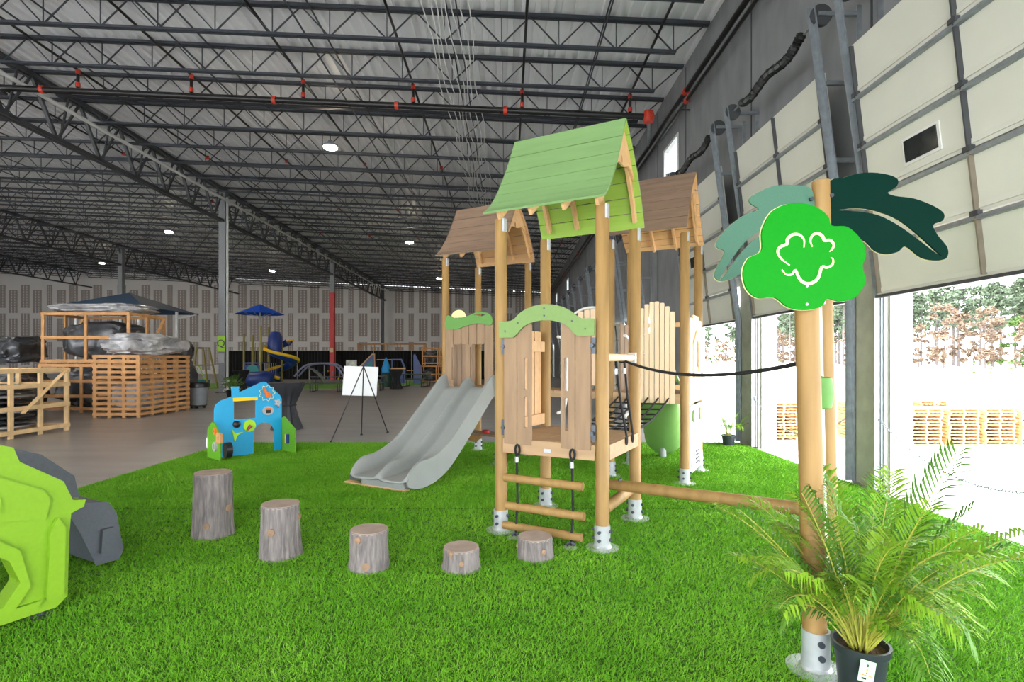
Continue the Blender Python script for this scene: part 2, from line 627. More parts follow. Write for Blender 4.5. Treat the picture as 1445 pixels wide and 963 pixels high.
# right (dock) wall with door openings and high windows
doors = [(-2.9, -.15, True), (.45, 3.2, True), (3.8, 6.55, True), (7.2, 9.85, True), (10.65, 13.4, True),
         (17.4, 20.1, False), (20.8, 23.5, False), (24.2, 26.9, False), (27.6, 30.3, False), (33.4, 36.1, False), (36.8, 39.5, False), (43.4, 46.1, False), (52.6, 55.3, False)]
wins = [(14.6, 15.95), (40.4, 41.6), (49.6, 50.8)]
OH = 3.05
segs = []
cur = FRONT
wmb = MB()
for a, b, op in doors:
    wmb.b2((WX, cur, 0), (WX + .25, a, OH))
    cur = b
wmb.b2((WX, cur, 0), (WX + .25, BACK, OH))
cur = FRONT
for a, b in wins:
    wmb.b2((WX, cur, OH), (WX + .25, a, 9.25))
    wmb.b2((WX, a, OH), (WX + .25, b, 6.1))
    wmb.b2((WX, a, 7.7), (WX + .25, b, 9.25))
    cur = b
wmb.b2((WX, cur, OH), (WX + .25, BACK, 9.25))
wall_right = struct(wmb.build('wall_right', M_conc))
# precast panel joints, proud pilasters between doors
for y in (3.5, 6.87, 10.25, 14.0, 16.6, 23.85, 31.6, 39.95, 47.6, 56):
    MB().b2((WX - .012, y - .015, OH + .1), (WX, y + .015, 9.1)).build('wall_joint', M_steel2, wall_right)
for (a, b) in ((3.2, 3.8), (6.55, 7.2), (9.85, 10.65), (13.4, 14.1)):
    MB().b2((WX - .06, a + .02, 0.0), (WX + .002, b - .02, OH + .9)).build('door_pier', M_pier, wall_right)
for n, (a, b) in enumerate(wins):
    f = MB()
    for (y0, y1, z0, z1) in ((a, b, 6.1, 6.18), (a, b, 7.62, 7.7), (a, a + .08, 6.18, 7.62), (b - .08, b, 6.18, 7.62)):
        f.b2((WX - .02, y0, z0), (WX + .22, y1, z1))
    wo = struct(f.build('window_%d' % (n + 1), M_white))
    MB().b2((WX + .1, a + .08, 6.18), (WX + .106, b - .08, 7.62)).build('pane', M_glass, wo)


def door(n, a, b, op):
    W = b - a
    zb0 = 2.38 if op else 0.02
    d = bpy.data.objects.new('door_%d' % n, None)
    C.objects.link(d)
    struct(d)
    d.location = (WX, a, 0)
    lean = math.tan(R(6.6))

    def px(z):
        return -.12 - max(0, z - 2.4) * lean
    SH = .6
    for i in range(5):
        z0, z1 = zb0 + i * SH, zb0 + (i + 1) * SH - .012
        s = MB()
        s.add([(px(z0), .0 - .04, z0), (px(z0), W + .04, z0), (px(z1), W + .04, z1), (px(z1), -.04, z1),
               (px(z0) + .05, -.04, z0), (px(z0) + .05, W + .04, z0), (px(z1) + .05, W + .04, z1), (px(z1) + .05, -.04, z1)],
              [(0, 3, 2, 1), (4, 5, 6, 7), (0, 1, 5, 4), (3, 7, 6, 2), (1, 2, 6, 5), (0, 4, 7, 3)])
        so = s.build('door_section', M_door, d)
        zs = z1 - .05
        if i < 4:
            MB().b2((px(zs) - .05, -.06, zs - .01), (px(zs), W + .06, zs + .03)).build('strut', M_galv, so)
        MB().bar((px(z0 + .06) - .004, 0, z0 + .06), (px(z0 + .06) - .004, W, z0 + .06), .012, .05).build('rib', M_door, so)
        for yy in ((.03, W * .47, W - .03)):
            MB().bar((px(z0 + .02) - .012, yy, z0 + .02), (px(z1 - .02) - .012, yy, z1 - .02), .02, .075, up=(1, 0, 0)).build('stile', M_stile if i < 2 else M_steel2, so)
            if i < 4:
                MB().box((px(z1) - .035, yy, z1), (.05, .09, .05)).build('hinge', M_steel2, so)
        if i == 2:
            MB().box((px(z0 + .26) - .012, W * .68, z0 + .26), (.02, .44, .23), Matrix.Rotation(-R(6.6), 3, 'Y')).build('door_lite', M_darkglass, so)
            MB().box((px(z0 + .26) - .003, W * .68, z0 + .26), (.02, .50, .29), Matrix.Rotation(-R(6.6), 3, 'Y')).build('lite_frame', M_white, so)
        if i == 0:
            MB().b2((px(z0) - .03, -.04, z0 - .035), (px(z0) + .05, W + .04, z0)).build('bottom_seal', M_steel2, so)
    for yy, s in ((-.07, -1), (W + .07, 1)):
        t = MB()
        pts = [(-.08, yy, .02), (-.08, yy, 2.4), (-.04 + px(6.2), yy, 6.2)]
        for p, q in zip(pts, pts[1:]):
            t.bar(p, q, .09, .015, up=(1, 0, 0))
            t.bar((p[0] - .03, p[1] - .02 * s, p[2]), (q[0] - .03, q[1] - .02 * s, q[2]), .015, .1, up=(1, 0, 0))
        t.build('door_track', M_galv, d)
        t = MB()
        t.bar((-.01, yy + .05 * s, .02), (-.01, yy + .05 * s, 6.2), .09, .02, up=(0, 1, 0))
        t.build('wall_angle', M_galv, d)
        for z in (3.2, 4.2, 5.2, 6.1):
            MB().bar((px(z), yy + .03 * s, z), (0, yy + .03 * s, z), .05, .05).build('track_bracket', M_galv, d)
        MB().cyl((px(6.1) + .05, yy - .03, 6.1), (px(6.1) + .05, yy + .03, 6.1), .14).build('cable_drum', M_steel2, d)
        if op and n < 8:
            MB().b2((.0, yy - .01 if s > 0 else yy - .06, 0.0), (.06, yy + .06 if s > 0 else yy + .01, OH)).build('jamb_channel', M_galv, d)
    # torsion spring
    xs_ = px(6.1) + .06
    MB().cyl((xs_, 0, 6.1), (xs_, W, 6.1), .018, n=6).build('spring_shaft', M_galv, d)
    pts = []
    if n < 8:
        for k in range(120):
            t = k / 119
            pts.append((xs_ - .03, .35 + t * (W - .7), 6.1 - .06 * math.sin(t * 9) - .10 * math.sin(math.pi * t)))
        rr = [.055 + .02 * math.sin(k * 1.9) for k in range(120)]
        MB().tube(pts, rr, 8).build('torsion_spring', M_black, d)
    if op:
        rv = MB()
        rv.b2((.0, -.004, -.0), (.26, .01, OH))
        rv.b2((.0, W - .01, -.0), (.26, W + .004, OH))
        rv.b2((.0, 0, OH - .01), (.26, W, OH + .004))
        rv.build('reveal', M_reveal, d)
    return d


for n, (a, b, op) in enumerate(doors):
    door(n + 1, a, b, op)

# pipework ----------------------------------------------------------
o = thing('sprinkler_main', 'thick black sprinkler main with red couplings hung below the joists', 'pipe', (0, 15.0, 0))
MB().cyl((-24, 0, zr(-24) - .95), (3.85, 0, zr(3.85) - .95), .085).build('pipe_run', M_black, o, True)
for px in (387, 713, 60, 560):
    x = (px - VX) / FPX * 15
    MB().cyl((x - .05, 0, zr(x) - .95), (x + .05, 0, zr(x) - .95), .108).build('coupling', M_redfit, o, True)
MB().lathe([(.02, -.17), (.13, -.15), (.17, 0), (.13, .15), (.02, .17)], (3.9, 0, zr(3.9) - .95), 14).build('elbow', M_redfit, o, True)
MB().cyl((3.9, 0, zr(3.9) - .95), (4.3, 1.4, 8.05), .06).build('wall_feed', M_galv, o, True)
for px in (110, 270, 428, 583, 737, 889, -60):
    x = (px - VX) / FPX * 15
    r_ = MB().cyl((x, 0, zr(x) - .9), (x, 0, zr(x) - .4), .04).build('riser', M_black, o, True)
    for dz in (-.78, -.42):
        MB().cyl((x, 0, zr(x) + dz - .06), (x, 0, zr(x) + dz + .06), .058).build('riser_coupling', M_redfit, o, True)
    b = thing('branch_pipe', 'thin dark sprinkler branch pipe running under the roof deck', 'pipe', (x, 15.0, 0), group='sprinkler branch pipes')
    MB().cyl((0, -10, zr(x) - .36), (0, BACK - 16, zr(x) - .36), .032, n=8).build('pipe_run', M_black, b, True)
    for yy in (6.5, 13, 19.5):
        MB().cyl((0, yy, zr(x) - .42), (0, yy, zr(x) - .3), .06, n=8).build('pipe_fitting', M_redfit, b, True)
for dz, dx, rr, lab in ((0, 0, .06, 'upper black pipe clipped along the concrete dock wall'), (-.22, .02, .04, 'lower thin black pipe clipped along the concrete dock wall')):
    o = thing('eaves_pipe', lab, 'pipe', (WX - .3 + dx, 0, 8.05 + dz))
    MB().cyl((0, FRONT + .5, 0), (0, BACK - 1, 0), rr).build('pipe_run', M_black, o, True)
    for yy in (8.9, 13.1, 19.5, 26, 33, 41):
        MB().cyl((0, yy - .06, 0), (0, yy + .06, 0), rr + .025).build('coupling', M_redfit, o, True)
        MB().bar((0, yy + .5, 0), (.27 - dx, yy + .5, 0), .03).build('pipe_clip', M_black, o)
o = tag(MB().cyl((GX[0] + .32, 10, 9.27), (GX[0] + .32, BACK - 1, 9.27), .06).build('white_pipe', M_white), 'long white pipe running beside the roof girder', 'pipe')
# bundle of white hanging cables
for i in range(8):
    pts = []
    rng = random.Random(i)
    x0 = -1.75 + i * .13
    for k in range(26):
        y = 6 + k * 1.0
        pts.append((x0 + .06 * math.sin(k * 1.3 + i) + .01 * k, y, zr(x0) - .78 - .05 * rng.random()))
    tag(MB().tube(pts, .013, 5).build('white_cable', M_white), 'thin white cable draped across the joists near the roof middle', 'cable', 'white cables under the roof')

# high bay lamps
for i, x in enumerate((-5.75, -20.0, -34.5)):
    for j, y in enumerate((3.4, 17.8, 32.3, 46.5)):  # nearest row is unseen, added on the lamp grid for more light
        lo = thing('high_bay_lamp', 'lit high bay lamp hanging below the roof joists', 'lamp', (x, y, zr(x) - 1.15), group='high bay lamps')
        MB().lathe([(.1, .0), (.24, .03), (.24, .1), (.12, .16), (.06, .24)], n=16).build('housing', M_galv, lo, True)
        MB().lathe([(.21, -.012), (.21, .0)], n=16).build('lens', M_lamp, lo)
        MB().cyl((0, 0, .24), (0, 0, .5), .012, n=6).build('hanger', M_steel, lo)

# ================================================================== OUTSIDE
g = MB()
GZ = -1.2
g.add([(WX + .25, -60, GZ), (42, -60, GZ), (42, 260, GZ), (WX + .25, 260, GZ)], [(0, 1, 2, 3)])
g.add([(-120, -80, -.02), (42, -80, -.02), (42, FRONT, -.02), (-120, FRONT, -.02)], [(0, 1, 2, 3)])  # unseen ground before the open front, added to bounce daylight onto the ceiling
struct(g.build('ground_apron', M_apron))
g = MB()
prof = [(42, GZ), (50, -.9), (60, .2), (70, .5), (260, 1.5)]
for (x0, z0), (x1, z1) in zip(prof, prof[1:]):
    g.add([(x0, -80, z0), (x1, -80, z1), (x1, 360, z1), (x0, 360, z0)], [(0, 1, 2, 3)])
struct(g.build('ground_bank', M_earth))

# pallets outside: stacks
pal = MB()
for i in range(7):
    pal.b2((-.5 + i * .15, -.6, .085), (-.5 + i * .15 + .1, .6, .105))
for x in (-.5, -.02, .44):
    pal.b2((x, -.6, .02), (x + .05, .6, .085))
for y in (-.6, -.05, .5):
    pal.b2((-.5, y, 0), (.5, y + .1, .02))
palm = pal.mesh('pallet', M_extwood)
stacks = [(13.8, 18.5, 11), (15.0, 18.5, 11), (16.2, 18.5, 11), (17.4, 18.5, 11), (12.6, 19.4, 12), (14.2, 20.4, 12), (15.5, 20.4, 12), (9.6, 19.5, 12), (10.9, 20.0, 12), (18.7, 18.6, 11)]
for si, (x, y, n) in enumerate(stacks):
    for k in range(n):
        o = link('wooden_pallet', palm)
        o.location = (x + random.uniform(-.03, .03), y + random.uniform(-.03, .03), GZ + k * .108)
        o.rotation_euler.z = random.uniform(-.02, .02)
        tag(o, 'wooden pallet in a stack on the sunlit yard outside', 'pallet', 'pallets stacked in the yard')


def tree_mesh(kind, seed):
    rng = random.Random(seed)
    t, c = MB(), MB()
    H = 1.0
    if kind == 'pine':
        t.tube([(0, 0, 0), (.004, 0, .4), (-.003, .004, .75), (0, 0, .97)], [.017, .014, .01, .003], 6)
        for k in range(16):
            z = .42 + .5 * rng.random() ** .8
            a = rng.random() * 6.28
            l = .05 + .11 * (1 - z) * 1.6
            t.bar((0, 0, z - .02), (l * math.cos(a), l * math.sin(a), z), .003)
        N, zf = 420, lambda: .45 + .55 * rng.random() ** .8
        rad = lambda z: .045 + .13 * max(0, 1 - abs(z - .68) / .36)
        cm = M_pine
    elif kind == 'tan':
        t.tube([(0, 0, 0), (.01, 0, .3), (.0, .01, .7)], [.014, .011, .004], 6)
        for k in range(26):
            z = .15 + .6 * rng.random()
            a = rng.random() * 6.28
            l = .1 + .14 * rng.random()
            t.bar((0, 0, z), (l * math.cos(a), l * math.sin(a), z + .12), .004)
        N, zf = 480, lambda: .12 + .85 * rng.random()
        rad = lambda z: .22 * math.sqrt(max(.02, 1 - ((z - .52) / .5) ** 2))
        cm = M_tan
    else:
        t.tube([(0, 0, 0), (0, 0, .5)], [.02, .008], 6)
        N, zf = 420, lambda: .05 + .93 * rng.random()
        rad = lambda z: .3 * (1 - z) ** .6 + .03
        cm = M_fresh
    clumps = []
    for k in range(26):
        z = zf()
        a = rng.random() * 6.28
        r = rad(z) * math.sqrt(rng.random())
        clumps.append((r * math.cos(a), r * math.sin(a), z))
    for k in range(N * 3):
        x, y, z = clumps[k % 26]
        s = .03
        p = Vector((x + rng.gauss(0, s), y + rng.gauss(0, s), z + rng.gauss(0, s * .7)))
        d1 = Vector((rng.uniform(-1, 1), rng.uniform(-1, 1), rng.uniform(-.6, .6))).normalized() * (.026 if kind == 'pine' else .034)
        d2 = Vector((rng.uniform(-1, 1), rng.uniform(-1, 1), rng.uniform(-1, 1))).normalized() * .015
        c.add([p - d1, p + d2, p + d1, p - d2], [(0, 1, 2, 3)])
    return t.mesh('trunk', M_trunk), c.mesh('crown', cm)


kinds = [('pine', s) for s in range(4)] + [('tan', s) for s in range(10, 13)] + [('fresh', 20)]
tm = [tree_mesh(k, s) for k, s in kinds]
TL = {'pine': ('pine_tree', 'tall pale trunked pine tree in the woods beyond the yard', 'pines beyond the yard'),
      'tan': ('bare_tree', 'tan leafless winter tree in the woods beyond the yard', 'winter trees beyond the yard'),
      'fresh': ('green_tree', 'fresh green tree in the woods beyond the yard', 'green trees beyond the yard')}
rng = random.Random(11)


def put_tree(ki, x, y, h, lab=None):
    kind = kinds[ki][0]
    nm, l, gname = TL[kind]
    base = .5 + (x - 70) * .006
    o = thing(nm, lab or l, 'tree', (x, y, base - .1), rng.random() * 6.28, group=gname)
    wv = h * (1 if kind != 'pine' else rng.uniform(.85, 1.25))
    o.scale = (wv, wv, h)
    link('trunk', tm[ki][0], o)
    link('crown', tm[ki][1], o)


for row, xrow in enumerate((65, 69, 75, 82, 89)):
    y = 62 + row * 2
    while y < 190:
        ki = rng.choice([0, 1, 2, 3, 0, 1, 4, 5]) if row > 1 else rng.choice([4, 5, 6, 4, 5, 6, 0, 7 if rng.random() < .5 else 5])
        h = rng.uniform(11, 15.5) if ki < 4 else rng.uniform(5.5, 10)
        put_tree(ki, xrow + rng.uniform(-1.2, 1.2), y, h * (1 + .04 * row))
        y += rng.uniform(3.0, 4.4) * (1 + y / 150)
for px in (1375, 1396, 1428, 1100, 1088):
    x = 58
    y = x / ((px - VX) / FPX)
    o = thing('yard_shrub', 'small round green shrub on the pale bank outside', 'shrub', (x, y, -.15), rng.random() * 6, group='shrubs on the bank')
    hh = rng.uniform(1.4, 2.4)
    o.scale = (hh * .9, hh * .9, hh)
    link('stem', tm[7][0], o)
    link('foliage', tm[7][1], o)


# chains across the dock openings
def chain(p, q, sag, n, label):
    o = thing('safety_chain', label, 'chain', p)
    p, q = Vector(p), Vector(q)
    pts = []
    for i in range(n + 1):
        t = i / n
        v = (q - p) * t
        v.z -= sag * 4 * t * (1 - t)
        pts.append(v)
    loop = [(math.cos(a) * .022, math.sin(a) * .012, 0) for a in [k * math.pi / 4 for k in range(8)]]
    lm = MB().tube(loop, .0055, 5, closed=True).mesh('chain_link', M_galv, True)
    for i in range(n):
        c = link('chain_link', lm, o)
        m = (pts[i] + pts[i + 1]) / 2
        c.location = m
        d = pts[i + 1] - pts[i]
        c.rotation_mode = 'QUATERNION'
        c.rotation_quaternion = d.to_track_quat('X', 'Z') @ Matrix.Rotation(R(90 * (i % 2)), 3, 'X').to_quaternion()
    MB().box((0, 0, 0), (.03, .05, .08)).build('hook_plate', M_galv, o)


chain((WX - .10, 6.62, .9), (WX - .10, 3.72, .9), .5, 82, 'sagging steel chain across the widest open dock doorway')
chain((WX - .10, 9.9, .9), (WX - .10, 7.12, .9), .45, 76, 'sagging steel chain across the dock doorway behind the leaf sign')
# ================================================================== TURF
def turf(x0, x1, y0, y1, label, seed, n):
    rs = np.random.RandomState(seed)
    # blades: one slim triangle each, denser near the camera side
    ys = y0 + (y1 - y0) * rs.rand(n * 3)
    keep = rs.rand(n * 3) < np.clip((max(y0, 2.4) / np.maximum(ys, 2.4)) ** 1.3, 0, 1)
    ys = ys[keep][:n]
    k = len(ys)
    xs = x0 + (x1 - x0) * rs.rand(k)
    far = np.clip(ys / 3.0, 1, 3.2)
    wid = .0028 * far
    hgt = (.016 + .016 * rs.rand(k))
    a = rs.rand(k) * 2 * np.pi
    lean = .016 * rs.randn(k, 2) + np.array([.004, -.008])
    v = np.zeros((k, 3, 3), dtype=np.float32)
    v[:, 0] = np.stack([xs - wid * np.cos(a), ys - wid * np.sin(a), np.full(k, .008)], 1)
    v[:, 1] = np.stack([xs + wid * np.cos(a), ys + wid * np.sin(a), np.full(k, .008)], 1)
    v[:, 2] = np.stack([xs + lean[:, 0], ys + lean[:, 1], .008 + hgt], 1)
    me = bpy.data.meshes.new('turf_blades')
    me.vertices.add(3 * k)
    me.vertices.foreach_set('co', v.ravel())
    me.loops.add(3 * k)
    me.loops.foreach_set('vertex_index', np.arange(3 * k, dtype=np.int32))
    me.polygons.add(k)
    me.polygons.foreach_set('loop_start', np.arange(0, 3 * k, 3, dtype=np.int32))
    me.polygons.foreach_set('material_index', (rs.rand(k) < .4).astype(np.int32))
    me.materials.append(M_blade)
    me.materials.append(M_blade2)
    me.update()
    base = MB().b2((x0, y0, 0.0), (x1, y1, .009)).build('artificial_turf', M_turf)
    tag(base, label, 'artificial turf')
    base['kind'] = 'stuff'
    b = link('turf_blades', me, base)
    b['kind'] = 'stuff'


turf(-5.28, 4.42, 1.3, 5.80, 'green artificial turf roll under the tree stumps', 3, 560000)
turf(-5.28, 4.42, 5.83, 10.45, 'green artificial turf roll under the slide and blue house panel', 4, 330000)

# ================================================================== WOODEN PLAY TOWERS
TH = R(-29)
S = .985
PR = .057


def shoe(mb, x, y, h=.2):
    mb.lathe([(.14, 0), (.14, .012), (PR + .022, .016), (PR + .01, .03), (PR + .01, h), (PR, h)], (x, y, .008), 20, cap=False)


def tower(name, label, loc, top, deck, roofmat, undermat, flip, rot=TH):
    t = thing(name, label, 'play tower', (loc[0], loc[1], 0), rot)
    for (x, y) in ((0, 0), (S, 0), (S, S), (0, S)):
        p = MB().lathe([(PR, .03), (PR, top - .01), (PR - .008, top)], (x, y, 0), 18).build('post', M_post, t, True)
        m = MB()
        shoe(m, x, y)
        m.build('post_shoe', M_zinc, p, True)
        for z in (.09, .16):
            for a in (-90, 0, 180):
                c, s_ = math.cos(R(a)), math.sin(R(a))
                MB().cyl((x + c * PR, y + s_ * PR, z), (x + c * (PR + .03), y + s_ * (PR + .03), z), .014, n=8).build('shoe_bolt', M_bolt, p, True)
        MB().box((x + .05, y - .02, top - .06), (.02, .05, .12)).build('post_bracket', M_zinc, p)
    # deck: plate of boards on a rim
    for i in range(7):
        w = (S + .02) / 7
        MB().b2((-.01 + i * w + .002, -.03, deck - .03), (-.01 + (i + 1) * w - .002, S + .03, deck)).build('deck_board', M_deckw, t)
    for lo, hi in (((.05, -.05, deck - .13), (S - .05, -.005, deck - .002)), ((.05, S + .005, deck - .13), (S - .05, S + .05, deck - .002)),
                   ((-.05, .05, deck - .13), (-.005, S - .05, deck - .002)), ((S + .005, .05, deck - .13), (S + .05, S - .05, deck - .002))):
        MB().b2(lo, hi).build('deck_rim', M_deckw, t)
    # roof: one slope flares out, the other bulges
    yc, HW = S / 2, .63
    zR, zE = top + .90, top + .03
    flare = bez((0, zR), (.37, zE + .12), (HW, zE), 14)
    bulge = bez((0, zR), (.42, zE + .54), (HW, zE), 14)
    x0, x1 = S / 2 - .60, S / 2 + .55
    for side, prof in ((-1, bulge if flip else flare), (1, flare if flip else bulge)):
        for i in range(7):
            m = MB()
            for j in (2 * i, 2 * i + 1):
                (a, za), (b, zb_) = prof[j], prof[j + 1]
                if j == 2 * i + 1:
                    f = .90
                    b, zb_ = a + (b - a) * f, za + (zb_ - za) * f
                d = Vector((0, b - a, zb_ - za)).normalized()
                nrm = Vector((0, -d.z, d.y)) * .02
                A, B = Vector((0, a, za)), Vector((0, b, zb_))
                pts = []
                for xx in (x0, x1):
                    for p in (A, B, B + nrm, A + nrm):
                        pts.append((xx, yc + side * p.y, p.z))
                fcs = [(0, 1, 2, 3), (4, 7, 6, 5), (0, 4, 5, 1), (1, 5, 6, 2), (2, 6, 7, 3), (3, 7, 4, 0)]
                m.mi = 0
                m.add(pts, fcs)
                m.fm[-4] = 1
            m.build('roof_board', [roofmat, undermat], t)
        for xx in (.02, .34, .66, .965):
            m = MB()
            wd = .03
            for j in range(1, 13):
                (a, za), (b, zb_) = prof[j], prof[j + 1]
                d = Vector((0, b - a, zb_ - za)).normalized()
                nrm = Vector((0, d.z, -d.y)) * .075
                pts = []
                for x_ in (xx - wd / 2, xx + wd / 2):
                    for p in (Vector((0, a, za - .001)), Vector((0, b, zb_ - .001)), Vector((0, b, zb_ - .001)) + nrm, Vector((0, a, za - .001)) + nrm):
                        pts.append((x_, yc + side * p.y, p.z))
                m.add(pts, [(0, 1, 2, 3), (4, 7, 6, 5), (0, 4, 5, 1), (1, 5, 6, 2), (2, 6, 7, 3), (3, 7, 4, 0)])
            m.build('rafter', M_ply, t)
    # gable plates with scalloped lower edge and an oval hole
    fr, re = (bulge, flare) if flip else (flare, bulge)
    out = [(-a, z - .004) for a, z in fr[:7]][::-1] + [(a, z - .004) for a, z in re[1:9]]
    zl, zr_ = out[0][1], out[-1][1]
    low = cat_rom([(out[-1][0], zr_, 0), (out[-1][0] - .05, zr_ + .03, 0), (out[-1][0] * .55, zr_ + .09, 0), (out[-1][0] * .2, max(zl, zr_) + .05, 0), (out[0][0] * .35, max(zl, zr_) + .04, 0), (out[0][0] * .7, zl + .015, 0), (out[0][0], zl, 0)], 4, False)
    poly = out + [(p[0], p[1]) for p in low[1:-1]]
    for xx in (.93 + .065, -.005 - .01):
        Mx = Matrix(((0, 0, 1, xx), (1, 0, 0, yc), (0, 1, 0, 0), (0, 0, 0, 1)))
        MB().plate(poly, [circ(0, zR - .36, .02, 12, .042)], .018, M=Mx).build('gable_plate', M_ply, t)
    return t


def board(parent, x0, x1, z0, z1, y, t=.03, slots=(), m=None, name='panel_board', axis='x', r=.008):
    """upright board in the local XZ (axis x) or YZ (axis y) plane"""
    holes = [rrect(a, c, b, d, min(.014, (b - a) / 2.2)) for a, b, c, d in slots]
    if axis == 'x':
        Mx = Matrix.Translation((0, y, 0)) @ XZ
    else:
        Mx = Matrix(((0, 0, 1, y), (1, 0, 0, 0), (0, 1, 0, 0), (0, 0, 0, 1)))
    return MB().plate(rrect(x0, z0, x1, z1, r), holes, t, M=Mx).build(name, m or M_board, parent)


FT = tower('play_tower', 'wooden play tower with pale green pitched roof and rope ladder', (-.055, 5.08), 2.905, .88, M_greenroof, M_lime, False)
LT = tower('play_tower', 'wooden play tower with brown roof at the head of the grey slide', (-.98, 8.745), 3.215, 1.16, M_boardx, M_ply, False)
RT = tower('play_tower', 'wooden play tower with brown roof beside the dock doors and white shop panel', (1.42, 7.467), 3.23, 1.16, M_boardx, M_ply, True)

# ---- green roofed tower: entrance arch, gate boards, side panel
D = .88
arch_o = [(.035, 1.80), (.035, 1.945), (.15, 1.95)] + [(.49 + .335 * math.cos(R(a)), 1.865 + .22 * math.sin(R(a))) for a in range(152, 26, -7)] + [(.83, 1.95), (.945, 1.945), (.945, 1.80), (.80, 1.80)]
arch_i = [(.49 + .27 * math.cos(R(a)), 1.80 + .145 * math.sin(R(a))) for a in range(12, 170, 8)] + [(.18, 1.80)]
ar = MB().plate(arch_o + arch_i, (), .02, M=Matrix.Translation((0, -.085, 0)) @ XZ).build('arch_plate', M_gplate, FT)
for (x, z) in ((.10, 1.86), (.23, 1.93), (.49, 1.985), (.49, 2.05), (.75, 1.93), (.87, 1.86)):
    MB().cyl((x, -.095, z), (x, -.102, z), .008, n=8).build('screw', M_bolt, ar)
board(FT, .075, .205, .835, 1.87, -.055)
board(FT, .21, .345, .835, 1.92, -.055, slots=((.275, .315, 1.33, 1.62), (.275, .315, .99, 1.27)))
board(FT, .635, .765, .835, 1.92, -.055, slots=((.665, .705, 1.33, 1.62), (.665, .705, .99, 1.27)))
board(FT, .77, .905, .835, 1.87, -.055)
for (x, z) in ((.065, 1.72), (.065, .98), (.92, 1.72), (.92, .98)):
    m = MB().box((x, -.03, z), (.05, .05, .14))
    m.cyl((x, -.055, z), (x, -.085, z), .018, n=8)
    m.build('panel_clamp', M_bolt, FT)
MB().box((.50, -.053, .80), (.07, .006, .03)).build('name_plate', M_zinc, FT)
# left side (towards the slide): two rails and boards
for z in (1.74, .97):
    board(FT, .06, .93, z - .055, z + .055, -.0, .035, m=M_ply, name='rail', axis='y')
for i in range(5):
    y0 = .09 + i * .168
    board(FT, y0, y0 + .15, .92, 1.9, -.03, .022, axis='y', m=M_ply,
          slots=((y0 + .055, y0 + .095, 1.33, 1.6), (y0 + .055, y0 + .095, 1.05, 1.28)) if i in (1, 3) else ())
# grab loops at the rear opening
for x in (.12, .86):
    for z0, z1 in ((1.02, 1.85),):
        MB().tube(cat_rom([(x, S + .06, z0), (x, S + .16, z0 + .02), (x + .05, S + .17, z0 + .15), (x + .05, S + .17, z1 - .15), (x, S + .16, z1 - .02), (x, S + .06, z1)], 5, False), .016, 8).build('grab_loop', M_white, FT, True)
# right side: crossbar with two ropes, low beam carrier
MB().cyl((S, .05, 1.62), (S, S - .05, 1.62), .034).build('crossbar', M_cream, FT, True)
MB().box((S, S - .09, 1.62), (.07, .05, .1)).build('crossbar_clamp', M_zinc, FT)
for y, dy in ((.36, .14), (.62, .08)):
    ro = MB().tube([(S, y, 1.60), (S + .02, y + dy * .5, 1.25), (S + .06, y + dy, .9)], .011, 7).build('hand_rope', M_rope, FT, True)
    MB().tube([(S + .06 + .0, y + dy + .02 * math.sin(a), .86 + .04 * math.cos(a)) for a in [k * math.pi / 5 for k in range(10)]], .009, 6, closed=True).build('rope_eye', M_rope, ro, True)
    MB().cyl((S, y, 1.52), (S, y, 1.47), .018, n=8).build('ferrule', M_zinc, ro, True)
MB().cyl((S, .05, .33), (S, S - .05, .33), .05).build('beam_carrier', M_post, FT, True)

# ---- slide tower: wavy transom
wav = [(.06, 2.14, 0), (.10, 2.30, 0), (.25, 2.25, 0), (.45, 2.27, 0), (.66, 2.33, 0), (.86, 2.30, 0), (.925, 2.2, 0), (.88, 2.12, 0), (.68, 2.155, 0), (.48, 2.13, 0), (.28, 2.08, 0), (.12, 2.085, 0)]
tr = MB().plate([(p[0], p[1]) for p in cat_rom(wav, 5)], [[(p[0], p[1]) for p in cat_rom([(.60, 2.29, 0), (.72, 2.30, 0), (.80, 2.285, 0), (.72, 2.265, 0)], 4)]], .02, M=Matrix.Translation((0, -.085, 0)) @ XZ).build('wavy_plate', M_gplate2, LT)
MB().plate([(.30 + .14 * math.cos(R(a)), 2.26 + .12 * math.sin(R(a))) for a in range(0, 181, 12)], (), .015, M=Matrix.Translation((0, -.066, 0)) @ XZ).build('sun_plate', M_sun, LT)
for i in range(6):
    x0 = .06 + i * .145
    board(LT, x0, x0 + .135, 1.84, 2.17, -.055)
for x0, x1 in ((.06, .2), (.425, .545), (.77, .92)):
    board(LT, x0, x1, 1.09, 1.84, -.055, slots=((x1 - .032, x1 - .012, 1.28, 1.8),) if x1 < .9 else ())
    MB().plate(rrect(x0 - .01, 1.02, x1 + .03, 1.22, .05), (), .02, M=Matrix.Translation((0, -.082, 0)) @ XZ).build('kick_plate', M_board, LT)
for i in range(6):
    y0 = .07 + i * .143
    board(LT, y0, y0 + .13, 1.16, 1.95, -.03, axis='y')
ct = MB().plate(rrect(.06, .05, .93, .40, .12, 6), (), .03, M=Matrix.Translation((0, 0, .43))).build('play_counter', M_board, LT)
MB().lathe([(.05, -.12), (.13, -.05), (.15, 0)], (.4, .22, .414), 14).build('counter_bowl', M_crate, ct, True)
MB().lathe([(.06, 0), (.06, .04), (.02, .05)], (.62, .22, .445), 12).build('counter_knob', M_red, ct, True)

